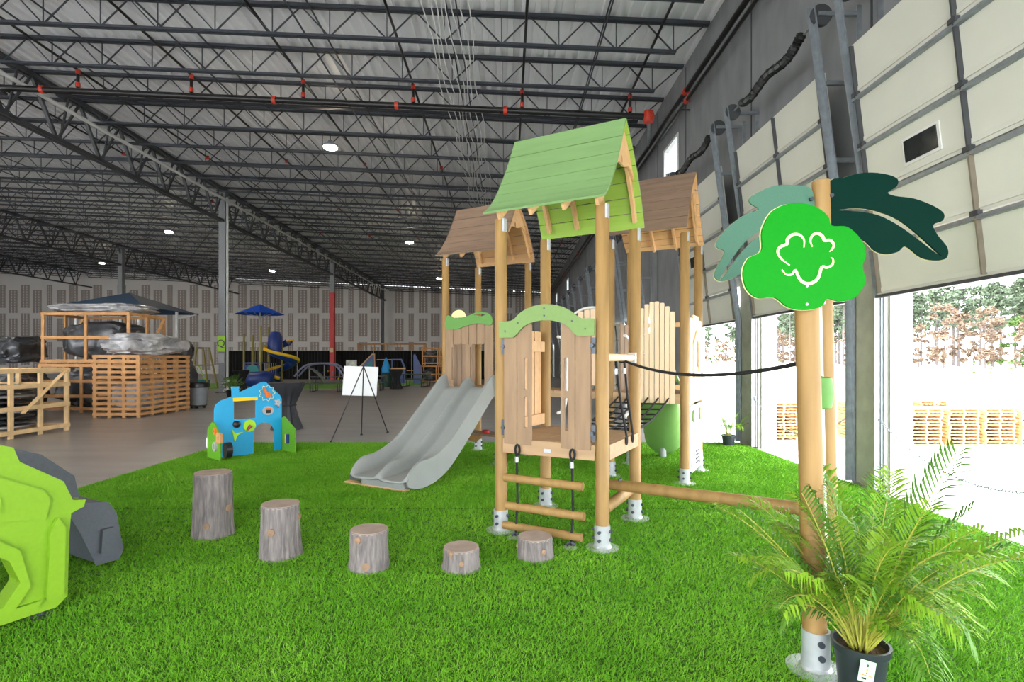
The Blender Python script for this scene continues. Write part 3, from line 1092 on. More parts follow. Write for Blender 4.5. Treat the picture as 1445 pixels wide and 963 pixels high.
# ---- dock side tower
n = 7
for i in range(n):
    x0 = .42 + i * .066
    topz = 2.36 - .16 * ((i - 2.6) / 3.6) ** 2
    board(RT, x0, x0 + .056, 1.03, topz, -.06, .025, m=M_cream, name='picket', r=.012)
for z in (1.25, 2.05):
    MB().b2((.40, -.045, z - .03), (.93, -.02, z + .03)).build('picket_rail', M_ply, RT)
for i in range(4):
    y0 = .08 + i * .21
    board(RT, y0, y0 + .19, 1.06, 2.22 - .05 * abs(i - 1.5), S + .04, .025, m=M_cream, name='picket', axis='y',
          slots=((y0 + .06, y0 + .13, 1.5, 1.86),) if i in (1, 2) else ())
hood = [(.26, 1.36), (.26, 1.78), (.24, 1.82), (.49, 2.0), (.74, 1.82), (.72, 1.78), (.72, 1.36)]
MB().plate(hood, [[(.36, 1.44), (.62, 1.44)] + [(.49 + .13 * math.cos(R(a)), 1.74 + .12 * math.sin(R(a))) for a in range(0, 181, 15)]], .02,
           M=Matrix(((0, 0, 1, S + .065), (1, 0, 0, 0), (0, 1, 0, 0), (0, 0, 0, 1)))).build('window_surround', M_cream, RT)
sp = MB().plate(rrect(.07, .12, .92, 1.0, .04), (), .02, M=Matrix(((0, 0, 1, S + .045), (1, 0, 0, 0), (0, 1, 0, 0), (0, 0, 0, 1)))).build('shop_panel', M_white, RT)
YZ = lambda x: Matrix(((0, 0, 1, x), (1, 0, 0, 0), (0, 1, 0, 0), (0, 0, 0, 1)))
for (y, z, r) in ((.2, .26, .1), (.78, .26, .1)):
    MB().plate(circ(y, z, r, 18), (), .02, M=YZ(S + .066)).build('wheel_disc', M_cream, sp)
for (y, z) in ((.24, .86), (.72, .86)):
    MB().plate(circ(y, z, .05, 16, .08), (), .02, M=YZ(S + .066)).build('lamp_disc', M_gplate, sp)
MB().plate(rrect(.34, .18, .64, .42, .02), (), .015, M=YZ(S + .064)).build('grille_plate', M_grey, sp)
for z in (.23, .28, .33, .38):
    MB().plate(rrect(.37, z - .008, .61, z + .008, .004), (), .012, M=YZ(S + .076)).build('grille_bar', M_bolt, sp)
for i, z in enumerate((.55, .61, .67)):
    MB().plate(rrect(.36, z, .6, z + .03, .01), (), .012, M=YZ(S + .062)).build('menu_bar', M_edge, sp)
for i in range(2):
    y0 = .52 + i * .2
    board(RT, y0, y0 + .18, 1.16, 2.12, -.03, axis='y')

# ---- crossing between the two brown towers
o = thing('plank_bridge', 'timber plank crossing between the two brown roofed towers', 'bridge', (1.42, 7.467, 0), TH)
for i in range(11):
    x0 = -1.62 + i * .143
    MB().b2((x0, .12, 1.11), (x0 + .132, .86, 1.15)).build('plank', M_deckw, o)
for y in (.16, .80):
    MB().b2((-1.64, y, 1.05), (-.06, y + .04, 1.11)).build('bearer', M_deckw, o)
arc = [(-.62 + .37 * math.cos(R(a)), .90, 2.12 + .30 * math.sin(R(a))) for a in range(180, -1, -12)]
MB().tube([(-.99, .90, 1.16)] + arc + [(-.25, .90, 1.16)], .02, 8).build('arched_tube', M_white, o, True)
for i in range(6):
    x0 = -.93 + i * .105
    zt = 2.11 + .29 * math.sqrt(max(0, 1 - ((x0 + .045 + .62) / .37) ** 2))
    board(o, x0, x0 + .085, 1.2, zt - .01, .90, .022, m=M_cream, name='barrier_slat')

# ---- net climb from the green tower to the dock side tower
o = thing('net_bridge', 'black rope net sloping up from the green tower deck', 'net', (-.055, 5.08, 0), TH)
P0, P1 = Vector((.14, 1.06, .84)), Vector((.84, 1.06, .84))
Q0, Q1 = Vector((.27, 2.72, 1.10)), Vector((.93, 2.72, 1.10))
for i in range(6):
    t = i / 5
    a, b = P0.lerp(P1, t), Q0.lerp(Q1, t)
    pts = [a.lerp(b, k / 8) - Vector((0, 0, .10 * math.sin(math.pi * k / 8))) for k in range(9)]
    MB().tube(pts, .012, 6).build('net_rope', M_rope, o, True)
for k in range(1, 10):
    s_ = k / 10
    a, b = P0.lerp(Q0, s_), P1.lerp(Q1, s_)
    dz = Vector((0, 0, .10 * math.sin(math.pi * s_)))
    MB().tube([a - dz, a.lerp(b, .5) - dz * 1.25, b - dz], .012, 6).build('net_rope', M_rope, o, True)
# ---- rope ladder
o = thing('rope_ladder', 'rope ladder of three round wooden rungs below the green tower deck', 'ladder', (-.055, 5.08, 0), TH)
for x in (.215, .745):
    ro = MB().tube([(x, -.09, .76), (x + .012, -.10, .5), (x + .02, -.11, .3), (x + .005, -.12, .03)], .0105, 8).build('ladder_rope', M_rope, o, True)
    MB().tube([(x + .022 * math.sin(a), -.075, .79 + .045 * math.cos(a)) for a in [k * math.pi / 6 for k in range(12)]], .01, 6, closed=True).build('rope_eye', M_rope, ro, True)
    MB().cyl((x, -.09, .73), (x + .002, -.09, .68), .018, n=8).build('ferrule', M_zinc, ro, True)
    MB().lathe([(.062, 0), (.062, .01), (.02, .014)], (x, -.13, .008), 14).build('anchor_disc', M_zinc, o, True)
    MB().tube([(x - .03, -.13, .03), (x, -.12, .055), (x + .04, -.11, .04)], .012, 6).build('anchor_shackle', M_bolt, o, True)
for z, x0 in ((.535, .10), (.285, .115), (.105, .09)):
    MB().cyl((x0, -.105, z), (x0 + .75, -.105, z), .036, n=14).build('rung', M_post, o, True)

# ---- balance beam and hand rope
Bm = Vector((-.055, 5.08, 0)) + Matrix.Rotation(TH, 3, 'Z') @ Vector((S, S * .5, 0))
RP = Vector((2.285, 3.85, 0))
d = (RP - Bm).normalized()
d_end = RP - d * .07
o = thing('balance_beam', 'round timber balance beam from the green tower to the leaf sign post', 'beam', (Bm.x, Bm.y, 0))
MB().cyl(Vector((0, 0, .435)) - d * .10, d_end - Bm + Vector((0, 0, .52)), .05, n=18).build('log', M_post, o, True)
MB().lathe([(.02, 0), (.018, .02), (.01, .026)], (0, 0, .484), 10).build('cap_bolt', M_bolt, o, True)
a = Bm + Vector((.05, .16, 1.60))
b = Vector((1.62, 2.98, 1.585))
pts = [a.lerp(b, t / 16) - Vector((0, 0, .19 * 4 * (t / 16) * (1 - t / 16) * .55)) for t in range(17)]
o = thing('hand_rope', 'black guide rope sagging above the balance beam', 'rope', a)
MB().tube([p - a for p in pts], .012, 8).build('rope_run', M_rope, o, True)
MB().tube([(.03 * math.cos(t), 0, .025 * math.sin(t)) for t in [k * math.pi / 6 for k in range(12)]], .009, 6, closed=True).build('rope_eye', M_rope, o, True)

# ================================================================== SLIDES
o = thing('double_slide', 'grey plastic double slide with two chutes running onto the turf', 'slide', (-.98, 8.745, 0), TH)
W = .90
prof = cat_rom([(-.02, 1.15, 0), (-.16, 1.13, 0), (-.36, .98, 0), (-.8, .63, 0), (-1.25, .30, 0), (-1.58, .165, 0), (-1.85, .135, 0), (-2.12, .12, 0)], 5, False)
cs = []
for i in range(41):
    t = i / 40
    u = abs((t * 2) % 1 - .5) * 2 if t < 1 else 1
    edge = max(0, (u - .62) / .38)
    mid = abs(t - .5) < .2
    h = (.20 if not mid else .15) * (edge * edge * (3 - 2 * edge))
    cs.append((.045 + t * W, h))
rows = []
np_ = len(prof)
for k, p in enumerate(prof):
    s_ = k / (np_ - 1)
    f = 1.0 if s_ < .86 else max(.05, 1 - ((s_ - .86) / .14) ** 2)
    sh = .0 if s_ < .1 else 0
    rows.append([(x, p[0] - (.05 * math.sin(math.pi * ((x - .045) / W * 2 % 1)) if s_ > .97 else 0), p[1] + h * f + .02) for x, h in cs])
m = MB()
nc = len(cs)
vs = [v for r_ in rows for v in r_]
fs = [(k * nc + i, k * nc + i + 1, (k + 1) * nc + i + 1, (k + 1) * nc + i) for k in range(np_ - 1) for i in range(nc - 1)]
m.add(vs, fs)
bed = m.build('chutes', M_slide, o, True)
sm = bed.modifiers.new('thick', 'SOLIDIFY')
sm.thickness = .025
sm.offset = 0
for x in (.045, .045 + W):
    m = MB()
    sg = -1 if x < .5 else 1
    out, inn = [], []
    for k, p in enumerate(prof):
        s_ = k / (np_ - 1)
        f = 1.0 if s_ < .86 else max(.05, 1 - ((s_ - .86) / .14) ** 2)
        out.append((x + sg * .012, p[0], p[1] + .20 * f + .02))
        inn.append((x + sg * .03, p[0], p[1] - .10 * min(1, (1 - s_) * 6 + .25)))
    k = len(out)
    th = [(v[0] - sg * .022, v[1], v[2]) for v in out]
    ti = [(v[0] - sg * .022, v[1], v[2]) for v in inn]
    m.add(out + inn + th + ti, [f for i in range(k - 1) for f in ((i, i + 1, k + i + 1, k + i), (2 * k + i, 3 * k + i, 3 * k + i + 1, 2 * k + i + 1), (i, 2 * k + i, 2 * k + i + 1, i + 1), (k + i, k + i + 1, 3 * k + i + 1, 3 * k + i))])
    m.build('side_skirt', M_slide, o, True)
MB().plate(rrect(.14, -2.06, .85, -1.72, .06), (), .09, M=Matrix.Translation((0, 0, .085))).build('exit_foot', M_slide, o)
o = tag(MB().box((0, 0, 0), (1.0, .10, .03)).build('timber_packer', M_ply), 'flat timber packer lying on turf under the slide exit', 'plank')
o.location = (-1.63, 6.80, .026)
o.rotation_euler.z = TH

# green slide behind the dock side tower
o = thing('green_slide', 'green plastic curved slide behind the dock side tower', 'slide', (1.42, 7.467, 0), TH)
m = MB()
rows = []
for k in range(19):
    t = k / 18
    yy = S + .06 + .85 * t
    xx = .40 - .12 * t
    zz = .92 * (1 - t) ** 1.15 + .12
    row = []
    for j in range(17):
        a = math.pi * (1.08 + .84 * -j / 16 - .08) if False else math.pi + math.pi * j / 16
        rr = .29 * (1 + .03 * math.sin(k * 2.1 + j))
        row.append((xx + rr * math.cos(a), yy, zz + .24 + .30 * math.sin(a)))
    rows.append(row)
m.add([v for r_ in rows for v in r_], [(k * 17 + j, k * 17 + j + 1, (k + 1) * 17 + j + 1, (k + 1) * 17 + j) for k in range(18) for j in range(16)])
gs = m.build('chute', M_gslide, o, True)
sm = gs.modifiers.new('thick', 'SOLIDIFY')
sm.thickness = .02
MB().cyl((.30, S + .80, .01), (.30, S + .80, .2), .05).build('slide_leg', M_zinc, o, True)
MB().tube([rows[0][0], (rows[0][4][0], S + .04, 1.5), (rows[0][8][0], S + .04, 1.58), (rows[0][12][0], S + .04, 1.5), rows[0][16]], .03, 8).build('hood_bar', M_gslide, o, True)

# ================================================================== LEAF SIGN POSTS
FP = Vector((1.585, 2.80, 0))
o = thing('sign_post', 'two leaning timber posts carrying the green cloverleaf sign and two big leaves', 'sign', FP)
LN = -.024


def lp(base, z, dx=0, dy=0, dz=0):
    return (base.x - FP.x + LN * z + dx, base.y - FP.y + dy, z + dz)


for base, zt in ((FP, 2.26), (RP, 2.86)):
    p = MB().tube([lp(base, .03), lp(base, zt)], PR, 20).build('post', M_post, o, True)
    m = MB()
    shoe(m, base.x - FP.x, base.y - FP.y, .21)
    m.build('post_shoe', M_zinc, p, True)
    for z in (.10, .17):
        for a in (-95, 0):
            c, s_ = math.cos(R(a)), math.sin(R(a))
            x0, y0, _ = lp(base, z)
            MB().cyl((x0 + c * PR, y0 + s_ * PR, z), (x0 + c * (PR + .022), y0 + s_ * (PR + .022), z), .016, n=10).build('shoe_bolt', M_bolt, p, True)


def px_out(pts, Y, base):
    """outline given in photo pixels -> upright outline (x, z) at depth Y relative to the sign"""
    return [((px - VX) / FPX * Y - base[0], CAMZ - (py - VY) / FPX * Y) for px, py in pts]


fl_px = [(1137, 438), (1112, 434), (1092, 420), (1070, 421), (1054, 409), (1048, 385), (1056, 365), (1074, 354), (1075, 325), (1090, 298), (1118, 287), (1147, 291), (1167, 305),
         (1173, 319), (1195, 321), (1215, 340), (1221, 360), (1216, 376), (1220, 398), (1207, 419), (1186, 426), (1167, 422), (1158, 433)]
YF = 2.70
f2 = cat_rom([(a, b, 0) for a, b in px_out(fl_px, YF, FP)], 5)
MF = Matrix.Translation((0, YF - FP.y, 0)) @ XZ
fo = MB().plate([(p[0], p[1]) for p in f2], (), .014, M=MF).build('clover_plate', M_bright, o)
f3 = [((p[0] - .085) * 1.008 + .085, (p[1] - 2.1) * 1.008 + 2.1) for p in f2]
MB().plate(f3, (), .006, M=Matrix.Translation((0, YF - FP.y + .011, 0)) @ XZ).build('plate_core', M_edge, fo)
strokes = [[(1113, 375), (1101, 366), (1096, 356), (1100, 349), (1109, 345), (1110, 338), (1117, 332), (1126, 332), (1133, 339), (1133, 350)],
           [(1145, 349), (1142, 341), (1145, 333), (1152, 330), (1159, 334), (1162, 340), (1170, 340), (1175, 346), (1173, 352), (1169, 356)],
           [(1102, 381), (1108, 388), (1116, 388), (1121, 382), (1126, 393), (1134, 400), (1144, 400), (1153, 393), (1158, 378), (1166, 378), (1173, 374), (1174, 367), (1171, 364)]]
for st in strokes:
    q = cat_rom([(a, b, 0) for a, b in px_out(st, YF, FP)], 4, False)
    L, Rr = [], []
    for i, p in enumerate(q):
        t = (q[min(i + 1, len(q) - 1)] - q[max(i - 1, 0)])
        nn = Vector((-t.y, t.x, 0)).normalized()
        w = .0075 * math.sin(math.pi * min(.97, max(.06, i / (len(q) - 1)))) ** .5
        L.append((p.x + nn.x * w, p.y + nn.y * w))
        Rr.append((p.x - nn.x * w, p.y - nn.y * w))
    MB().plate(L + Rr[::-1], (), .004, M=Matrix.Translation((0, YF - FP.y - .0085, 0)) @ XZ).build('clover_stroke', M_edge, fo)
for (px, py) in ((1137, 404), (1137, 430)):
    (x, z), = px_out([(px, py)], YF, FP)
    MB().cyl((x, YF - FP.y - .007, z), (x, YF - FP.y - .013, z), .007, n=10).build('sign_screw', M_zinc, fo)
MB().box((.01, -.075, 2.05), (.05, .05, .12)).build('sign_bracket', M_zinc, o)

dk = [(1167, 262), (1190, 251), (1222, 244), (1252, 247), (1266, 254), (1264, 264), (1252, 272), (1262, 277), (1290, 281), (1318, 292), (1331, 302), (1329, 312), (1316, 318), (1322, 332), (1336, 350), (1335, 364), (1322, 368), (1300, 364), (1278, 348), (1266, 356), (1250, 359), (1234, 354), (1215, 338), (1168, 330)]
lt = [(1146, 270), (1118, 262), (1088, 264), (1060, 277), (1058, 287), (1070, 296), (1048, 305), (1024, 324), (1011, 342), (1012, 350), (1022, 356), (1012, 376), (1008, 390), (1016, 397), (1034, 393), (1056, 377), (1076, 352), (1120, 330), (1146, 322)]
vd = [(1182, 297), (1210, 294), (1240, 299), (1270, 312), (1300, 336), (1324, 358), (1328, 361), (1320, 358), (1294, 338), (1266, 318), (1238, 304), (1210, 299)]
vl = [(1080, 322), (1055, 338), (1035, 362), (1016, 392), (1020, 392), (1040, 364), (1060, 342), (1082, 326)]
YL = RP.y - .02
for nm, outl, vein, mt in (('dark_leaf', dk, vd, M_dkgreen), ('grey_green_leaf', lt, vl, M_teal)):
    q = [(p[0], p[1]) for p in cat_rom([(a, b, 0) for a, b in px_out(outl, YL, FP)], 4)]
    h = [(p[0], p[1]) for p in cat_rom([(a, b, 0) for a, b in px_out(vein, YL, FP)], 3)]
    lo_ = MB().plate(q, [h], .014, M=Matrix.Translation((0, YL - FP.y, 0)) @ XZ).build(nm, mt, o)
    cx, cz = sum(p[0] for p in q) / len(q), sum(p[1] for p in q) / len(q)
    q2 = [((p[0] - cx) * 1.006 + cx, (p[1] - cz) * 1.008 + cz) for p in q]
    MB().plate(q2, [h], .006, M=Matrix.Translation((0, YL - FP.y + .011, 0)) @ XZ).build('plate_core', M_edge, lo_)
for (px, py) in ((1143, 282), (1171, 277)):
    (x, z), = px_out([(px, py)], YL, FP)
    MB().cyl((x, YL - FP.y - .005, z), (x, YL - FP.y - .03, z), .014, n=10).build('leaf_bolt', M_bolt, o)
    MB().box((x, YL - FP.y + .03, z), (.06, .04, .05)).build('leaf_bracket', M_zinc, o)
# climbing panel between the posts, seen almost edge on
dv = (RP - FP)
for z in (.30, 2.0):
    a, b = Vector(lp(FP, z)), Vector(lp(RP, z))
    MB().tube([a.lerp(b, .06), a.lerp(b, .94)], .02, 8).build('panel_tube', M_white, o, True)
for f, m_ in ((.30, M_rope), (.46, M_white), (.66, M_white)):
    a, b = Vector(lp(FP, .3)).lerp(Vector(lp(RP, .3)), f), Vector(lp(FP, 2.0)).lerp(Vector(lp(RP, 2.0)), f)
    MB().tube([a, b], .016 if m_ is M_white else .012, 8).build('climb_pole' if m_ is M_white else 'climb_rope', m_, o, True)
for z in (1.40,):
    c = Vector(lp(FP, z)).lerp(Vector(lp(RP, z)), .5)
    MB().lathe([(.02, -.10), (.07, -.09), (.085, 0), (.07, .09), (.02, .10)], c, 16).build('step_disc', M_gplate2, o, True)

# ================================================================== STUMPS
def stump(px, py, topy, wpx, label, seed, knots):
    b = gp(px, py)
    h = CAMZ - (topy - VY) / FPX * b.y
    r = wpx / 2 / FPX * b.y
    o = thing('tree_stump', label, 'stump', (b.x, b.y, .006), seed * 1.3, 'stepping stumps on the turf')
    n, rows = 48, 14
    m = MB()
    vs = []
    for i in range(rows + 1):
        t = i / rows
        for j in range(n):
            a = 2 * math.pi * j / n
            fl_ = 1 + .16 * (1 - t) ** 3 + .03 * t
            q = Vector((math.cos(a), math.sin(a), t * h * 2))
            k = fl_ * (1 + .035 * mnoise.noise(q * 2 + Vector((seed * 5, 0, 0))) + .035 * math.sin(j * 2.62 + 1.1 * mnoise.noise(Vector((j * .4, t * 4, seed)))) * (1 if t < .97 else .3))
            vs.append((r * k * math.cos(a), r * k * math.sin(a), t * h))
    m.add(vs, [(i * n + j, i * n + (j + 1) % n, (i + 1) * n + (j + 1) % n, (i + 1) * n + j) for i in range(rows) for j in range(n)])
    m.build('bark', M_bark, o, True)
    top = vs[rows * n:]
    m = MB()
    m.add([(0, 0, h + .003)] + [(x * .985, y * .985, z + .004) for x, y, z in top] + [(x, y, z - .012) for x, y, z in top],
          [(0, 1 + j, 1 + (j + 1) % n) for j in range(n)] + [(1 + j, 1 + n + j, 1 + n + (j + 1) % n, 1 + (j + 1) % n) for j in range(n)])
    m.build('cut_top', M_cut, o, True)
    for (az, zf, rr) in knots:
        a = R(az) - seed * 1.3
        c = Vector((r * 1.03 * math.cos(a), r * 1.03 * math.sin(a), h * zf))
        dr = Vector((math.cos(a), math.sin(a), .05)).normalized()
        MB().tube([c - dr * .03, c + dr * .012, c + dr * .02, c + dr * .012], [rr * 1.15, rr, rr * .7, rr * .35], 12).build('knot', M_knot, o, True)


stump(300.5, 757, 668, 48, 'tallest grey tree stump step standing on the turf', 1, [(-80, .22, .028), (-10, .45, .03)])
stump(396, 786, 712, 50, 'second tallest grey tree stump step beside the tallest one', 2, [(-95, .55, .03), (0, .75, .02)])
stump(521, 803, 748, 50, 'knee high grey tree stump with a round knot near its base', 3, [(-85, .2, .03), (-110, .85, .025)])
stump(651, 804, 773, 48, 'low grey tree stump with no rung above it', 4, [(-85, .5, .018), (-120, .9, .02)])
stump(755, 788, 758, 46, 'low grey tree stump right beside the rope ladder', 5, [(-65, .5, .02), (170, .5, .02)])
# ================================================================== BLUE HOUSE ACTIVITY PANEL
o = thing('activity_house', 'bright blue house shaped activity panel with two green wing panels on turf', 'play panel', (-4.67, 8.71, 0), math.atan2(.755, .656))
L = 1.11
hs = [(.0, .02), (.0, .80), (.02, .88), (.09, .94), (.27, 1.0), (.27, 1.13), (.26, 1.135), (.26, 1.16), (.39, 1.16), (.39, 1.135), (.38, 1.13), (.38, 1.06), (.76, 1.22), (.80, 1.225), (.84, 1.21), (1.08, .98), (1.11, .92), (1.11, .02), (.98, .02),
      (.98, .32)] + [(.80 + .18 * math.cos(R(a)), .34 + .19 * math.sin(R(a))) for a in range(0, 181, 12)] + [(.62, .02)]
bp = MB().plate(hs, [[(.30, .62), (.66, .62), (.66, .93), (.30, .93)]], .022, M=XZ).build('house_panel', M_blue, o)
MB().box((.48, -.03, .95), (.39, .04, .055)).build('window_head', M_yellow, bp)
Fz = lambda y: Matrix.Translation((0, y, 0)) @ XZ
gear = [(.85 + (.125 + .018 * math.cos(9 * t)) * math.cos(t), 1.03 + (.125 + .018 * math.cos(9 * t)) * math.sin(t)) for t in [k * 2 * math.pi / 72 for k in range(72)]]
gin = [(.85 + (x - .85) * .93, 1.03 + (z - 1.03) * .93) for x, z in gear]
MB().plate(gear, [gin], .008, M=Fz(-.014)).build('cog_outline', M_edge, bp)
MB().tube([(.78, -.03, 1.11), (.85, -.035, 1.01)], .026, 8).build('crank', M_orange, bp, True)
MB().plate(circ(.855, 1.0, .045, 16), (), .03, M=Fz(-.03)).build('crank_hub', M_orange, bp)
fw = [(1.03 + (.052 + .012 * math.cos(5 * t)) * math.cos(t), .86 + (.052 + .012 * math.cos(5 * t)) * math.sin(t)) for t in [k * 2 * math.pi / 40 for k in range(40)]]
MB().plate(fw, [circ(1.03, .86, .014, 10)], .03, M=Fz(-.026)).build('flower_spinner', M_grey, bp)
MB().plate(circ(1.045, .78, .014, 10), (), .03, M=Fz(-.026)).build('bead', M_red, bp)
ov = MB().plate(circ(.86, .73, .095, 24, .075), (), .025, M=Fz(-.024)).build('slot_disc', M_grey, bp)
MB().box((.86, -.04, .715), (.08, .012, .055)).build('slot', M_blackp, ov)
MB().box((.86, -.042, .76), (.08, .012, .03)).build('slot_flap', M_orange, ov)
MB().plate(circ(.55, .50, .10, 26), (), .02, M=Fz(-.022)).build('clock_face', M_limestrap, bp)
MB().tube([(.50, -.045, .43), (.56, -.045, .50)], [.016, .035], 8).build('clock_hand', M_maroon, bp, True)
d = MB().lathe([(.06, 0), (.058, .03), (.03, .05), (.002, .052)], n=18).build('mirror_dome', M_blackp, bp, True)
d.rotation_euler = (R(90), 0, 0)
d.location = (.34, -.011, .54)
MB().plate([(p[0], p[1]) for p in cat_rom([(.27, .46, 0), (.32, .40, 0), (.44, .40, 0), (.36, .36, 0), (.31, .27, 0), (.285, .36, 0)], 4)], (), .02, M=Fz(-.022)).build('triangle_knob', M_limestrap, bp)
# wings: upright panels square to the blue one
for x, y0, y1 in ((-.0, -.29, .21), (1.135, -.46, .20)):
    ym = y1 - (y1 - y0) * .42
    w = [(y0, .02), (y0, .42), (ym - .06, .59), (ym, .61), (ym + .06, .59), (y1, .48), (y1, .02)]
    Mx = Matrix(((0, 0, 1, x - .012), (1, 0, 0, 0), (0, 1, 0, 0), (0, 0, 0, 1)))
    wg = MB().plate(w, (), .022, M=Mx).build('wing_panel', M_gpan, o)
    sx = x - .03 if x < .5 else x - .035
    My = lambda dx: Matrix(((0, 0, 1, x + dx), (1, 0, 0, 0), (0, 1, 0, 0), (0, 0, 0, 1)))
    if x < .5:
        MB().plate(circ(-.12, .23, .07, 20, .075), [circ(-.12, .23, .03, 14, .045)], .03, M=My(-.035)).build('ring_dial', M_grey, wg)
        MB().plate(circ(-.12, .47, .05, 16), [circ(-.12, .47, .02, 10)], .03, M=My(-.035)).build('orange_ring', M_orange, wg)
        MB().plate(rrect(-.36, .30, -.2, .46, .02), [rrect(-.3, .35, -.26, .41, .005)], .04, M=My(-.03)).build('orange_slider', M_crate, wg)
        MB().plate(circ(-.42, .20, .09, 20, .12), (), .09, M=My(.04)).build('black_scoop', M_blackp, wg)
        MB().plate(circ(.24, .25, .06, 16, .09), (), .03, M=My(-.0)).build('white_handle', M_white, wg)
    else:
        MB().plate(rrect(-.28, .16, -.2, .32, .02), (), .03, M=My(-.035)).build('blue_block', M_dblue, wg)
        MB().plate(rrect(-.21, .16, -.18, .32, .01), (), .035, M=My(-.038)).build('yellow_block', M_yellow, wg)

# ================================================================== PLASTIC CRAWL CLIMBER (left edge)
o = thing('crawl_climber', 'moulded plastic crawl tunnel with lime end panel and slate grey shell', 'play tunnel', (-2.79, 3.467, 0), TH + R(90))
# local x = along the lime panel away from the camera (v), local y = back (-u)
PZ = .05
lime = [(-1.6, PZ), (-.06, PZ), (.0, .10), (.01, .50), (.02, .62), (.09, .645), (.10, .69), (.03, .70), (-.02, .83), (-.24, .99), (-.27, 1.08), (-.40, 1.13), (-1.2, 1.13), (-1.36, 1.0), (-1.6, .83)]
hole = [(-.33, .16), (-.25, .28), (-.30, .42), (-.42, .52), (-.95, .52), (-1.08, .42), (-1.12, .28), (-1.05, .16)]
lpm = MB().plate(lime, [hole], .10, M=Matrix.Translation((0, .05, 0)) @ XZ).build('end_panel', M_limep, o)
bv = lpm.modifiers.new('soft', 'BEVEL')
bv.width = .022
bv.segments = 3
bv.limit_method = 'ANGLE'
rim = [(x * 1.0 + (.05 if x > -.68 else -.05), z + (.05 if z > .3 else -.04)) for x, z in hole]
r1 = MB().plate(rim, [hole], .05, M=Matrix.Translation((0, -.012, 0)) @ XZ).build('hole_rim', M_limep, lpm)
for pl, dy in (([(-.34, .66), (-.12, .62), (-.10, .74), (-.13, .80), (-.36, .93), (-.9, .93), (-.9, .66)], -.008), ([(-.12, .12), (-.03, .12), (-.02, .54), (-.06, .62), (-.10, .54)], -.012), ([(-1.5, .09), (-.16, .09), (-.14, .13), (-1.5, .13)], -.008)):
    q = MB().plate(pl, (), .04, M=Matrix.Translation((0, dy, 0)) @ XZ).build('raised_relief', M_limep, lpm)
    b2 = q.modifiers.new('soft', 'BEVEL')
    b2.width = .018
    b2.segments = 3
ring = MB().plate([(-.66 + (x + .66) * .6, .80 + (z - .80) * .6) for x, z in [(-.34, .66), (-.12, .64), (-.12, .80), (-.36, .91), (-.9, .91), (-.9, .66)]], (), .02, M=Matrix.Translation((0, -.03, 0)) @ XZ).build('raised_relief', M_limep, lpm)
# slate shell behind
sh_o = [(.44, .03), (.60, .03), (.63, .10), (.58, .40), (.52, .50), (.34, .53), (.30, .74), (.10, .93), (-.30, 1.10), (-.7, 1.14), (-1.1, 1.10), (-1.6, .8), (-1.8, .03), (-1.6, .03), (-1.45, .62), (-1.1, .92), (-.3, .92), (.15, .70), (.34, .3)]
MB().plate([(-1.7, .03), (-1.7, .78), (-1.1, 1.08), (-.7, 1.12), (-.42, 1.11), (-.2, .96), (-.06, .84), (-.06, .5), (-.25, .5), (-.4, .85), (-1.2, .85), (-1.5, .5), (-1.5, .03)], (), .55, M=Matrix.Translation((0, .36, 0)) @ XZ).build('shell_collar', M_greyp, o)
sh = MB().plate(sh_o, (), .6, M=Matrix.Translation((0, .93, 0)) @ XZ).build('slate_shell', M_greyp, o)
b3 = sh.modifiers.new('soft', 'BEVEL')
b3.width = .04
b3.segments = 3
b3.limit_method = 'ANGLE'
MB().plate([(.46, .12), (.58, .12), (.55, .30), (.47, .30)], (), .05, M=Matrix.Translation((0, .62, 0)) @ XZ).build('shell_step', M_greyp, o)
MB().cyl((-.12, .06, .01), (-.12, .06, .12), .03).build('foot_tube', M_bolt, o, True)
MB().lathe([(.075, 0), (.075, .01)], (-.12, .06, .008), 14).build('foot_disc', M_bolt, o)


# ================================================================== PALMS
def frond_mesh(L, droop, seed, lm, wide=.20, n=26):
    rng_ = random.Random(seed)
    pts = []
    for k in range(13):
        t = k / 12
        pts.append(Vector((L * (t - .22 * droop * t * t), 0, L * (1.0 * t - droop * t * t * .85))))
    m = MB()
    m.mi = 1
    m.tube(pts, [.006 * (1 - .75 * k / 12) for k in range(13)], 5)
    m.mi = 0
    for i in range(n):
        t = .24 + .76 * i / (n - 1)
        f = t * 12
        k = min(11, int(f))
        p = pts[k].lerp(pts[k + 1], f - k)
        tn = (pts[k + 1] - pts[k]).normalized()
        for s in (-1, 1):
            ln = wide * (math.sin(math.pi * min(1, (t - .12) * 1.02)) ** .6) * rng_.uniform(.8, 1.15) + .03
            side = Vector((0, s, 0))
            up = side.cross(tn) * s
            d1 = (tn * .75 + side * .8 + Vector((0, 0, .22 + rng_.uniform(-.15, .15)))).normalized()
            d2 = (tn * .8 + side * .6 + Vector((0, 0, -.45 + rng_.uniform(-.2, .2)))).normalized()
            w = Vector((0, 0, 1)).cross(d1).normalized() * .0078
            a, b, c = p, p + d1 * ln * .5, p + d1 * ln * .5 + d2 * ln * .5
            m.add([a - w * .4, a + w * .4, b + w, b - w, c], [(0, 1, 2, 3), (3, 2, 4)])
    return m.mesh('frond', [lm, M_stem])


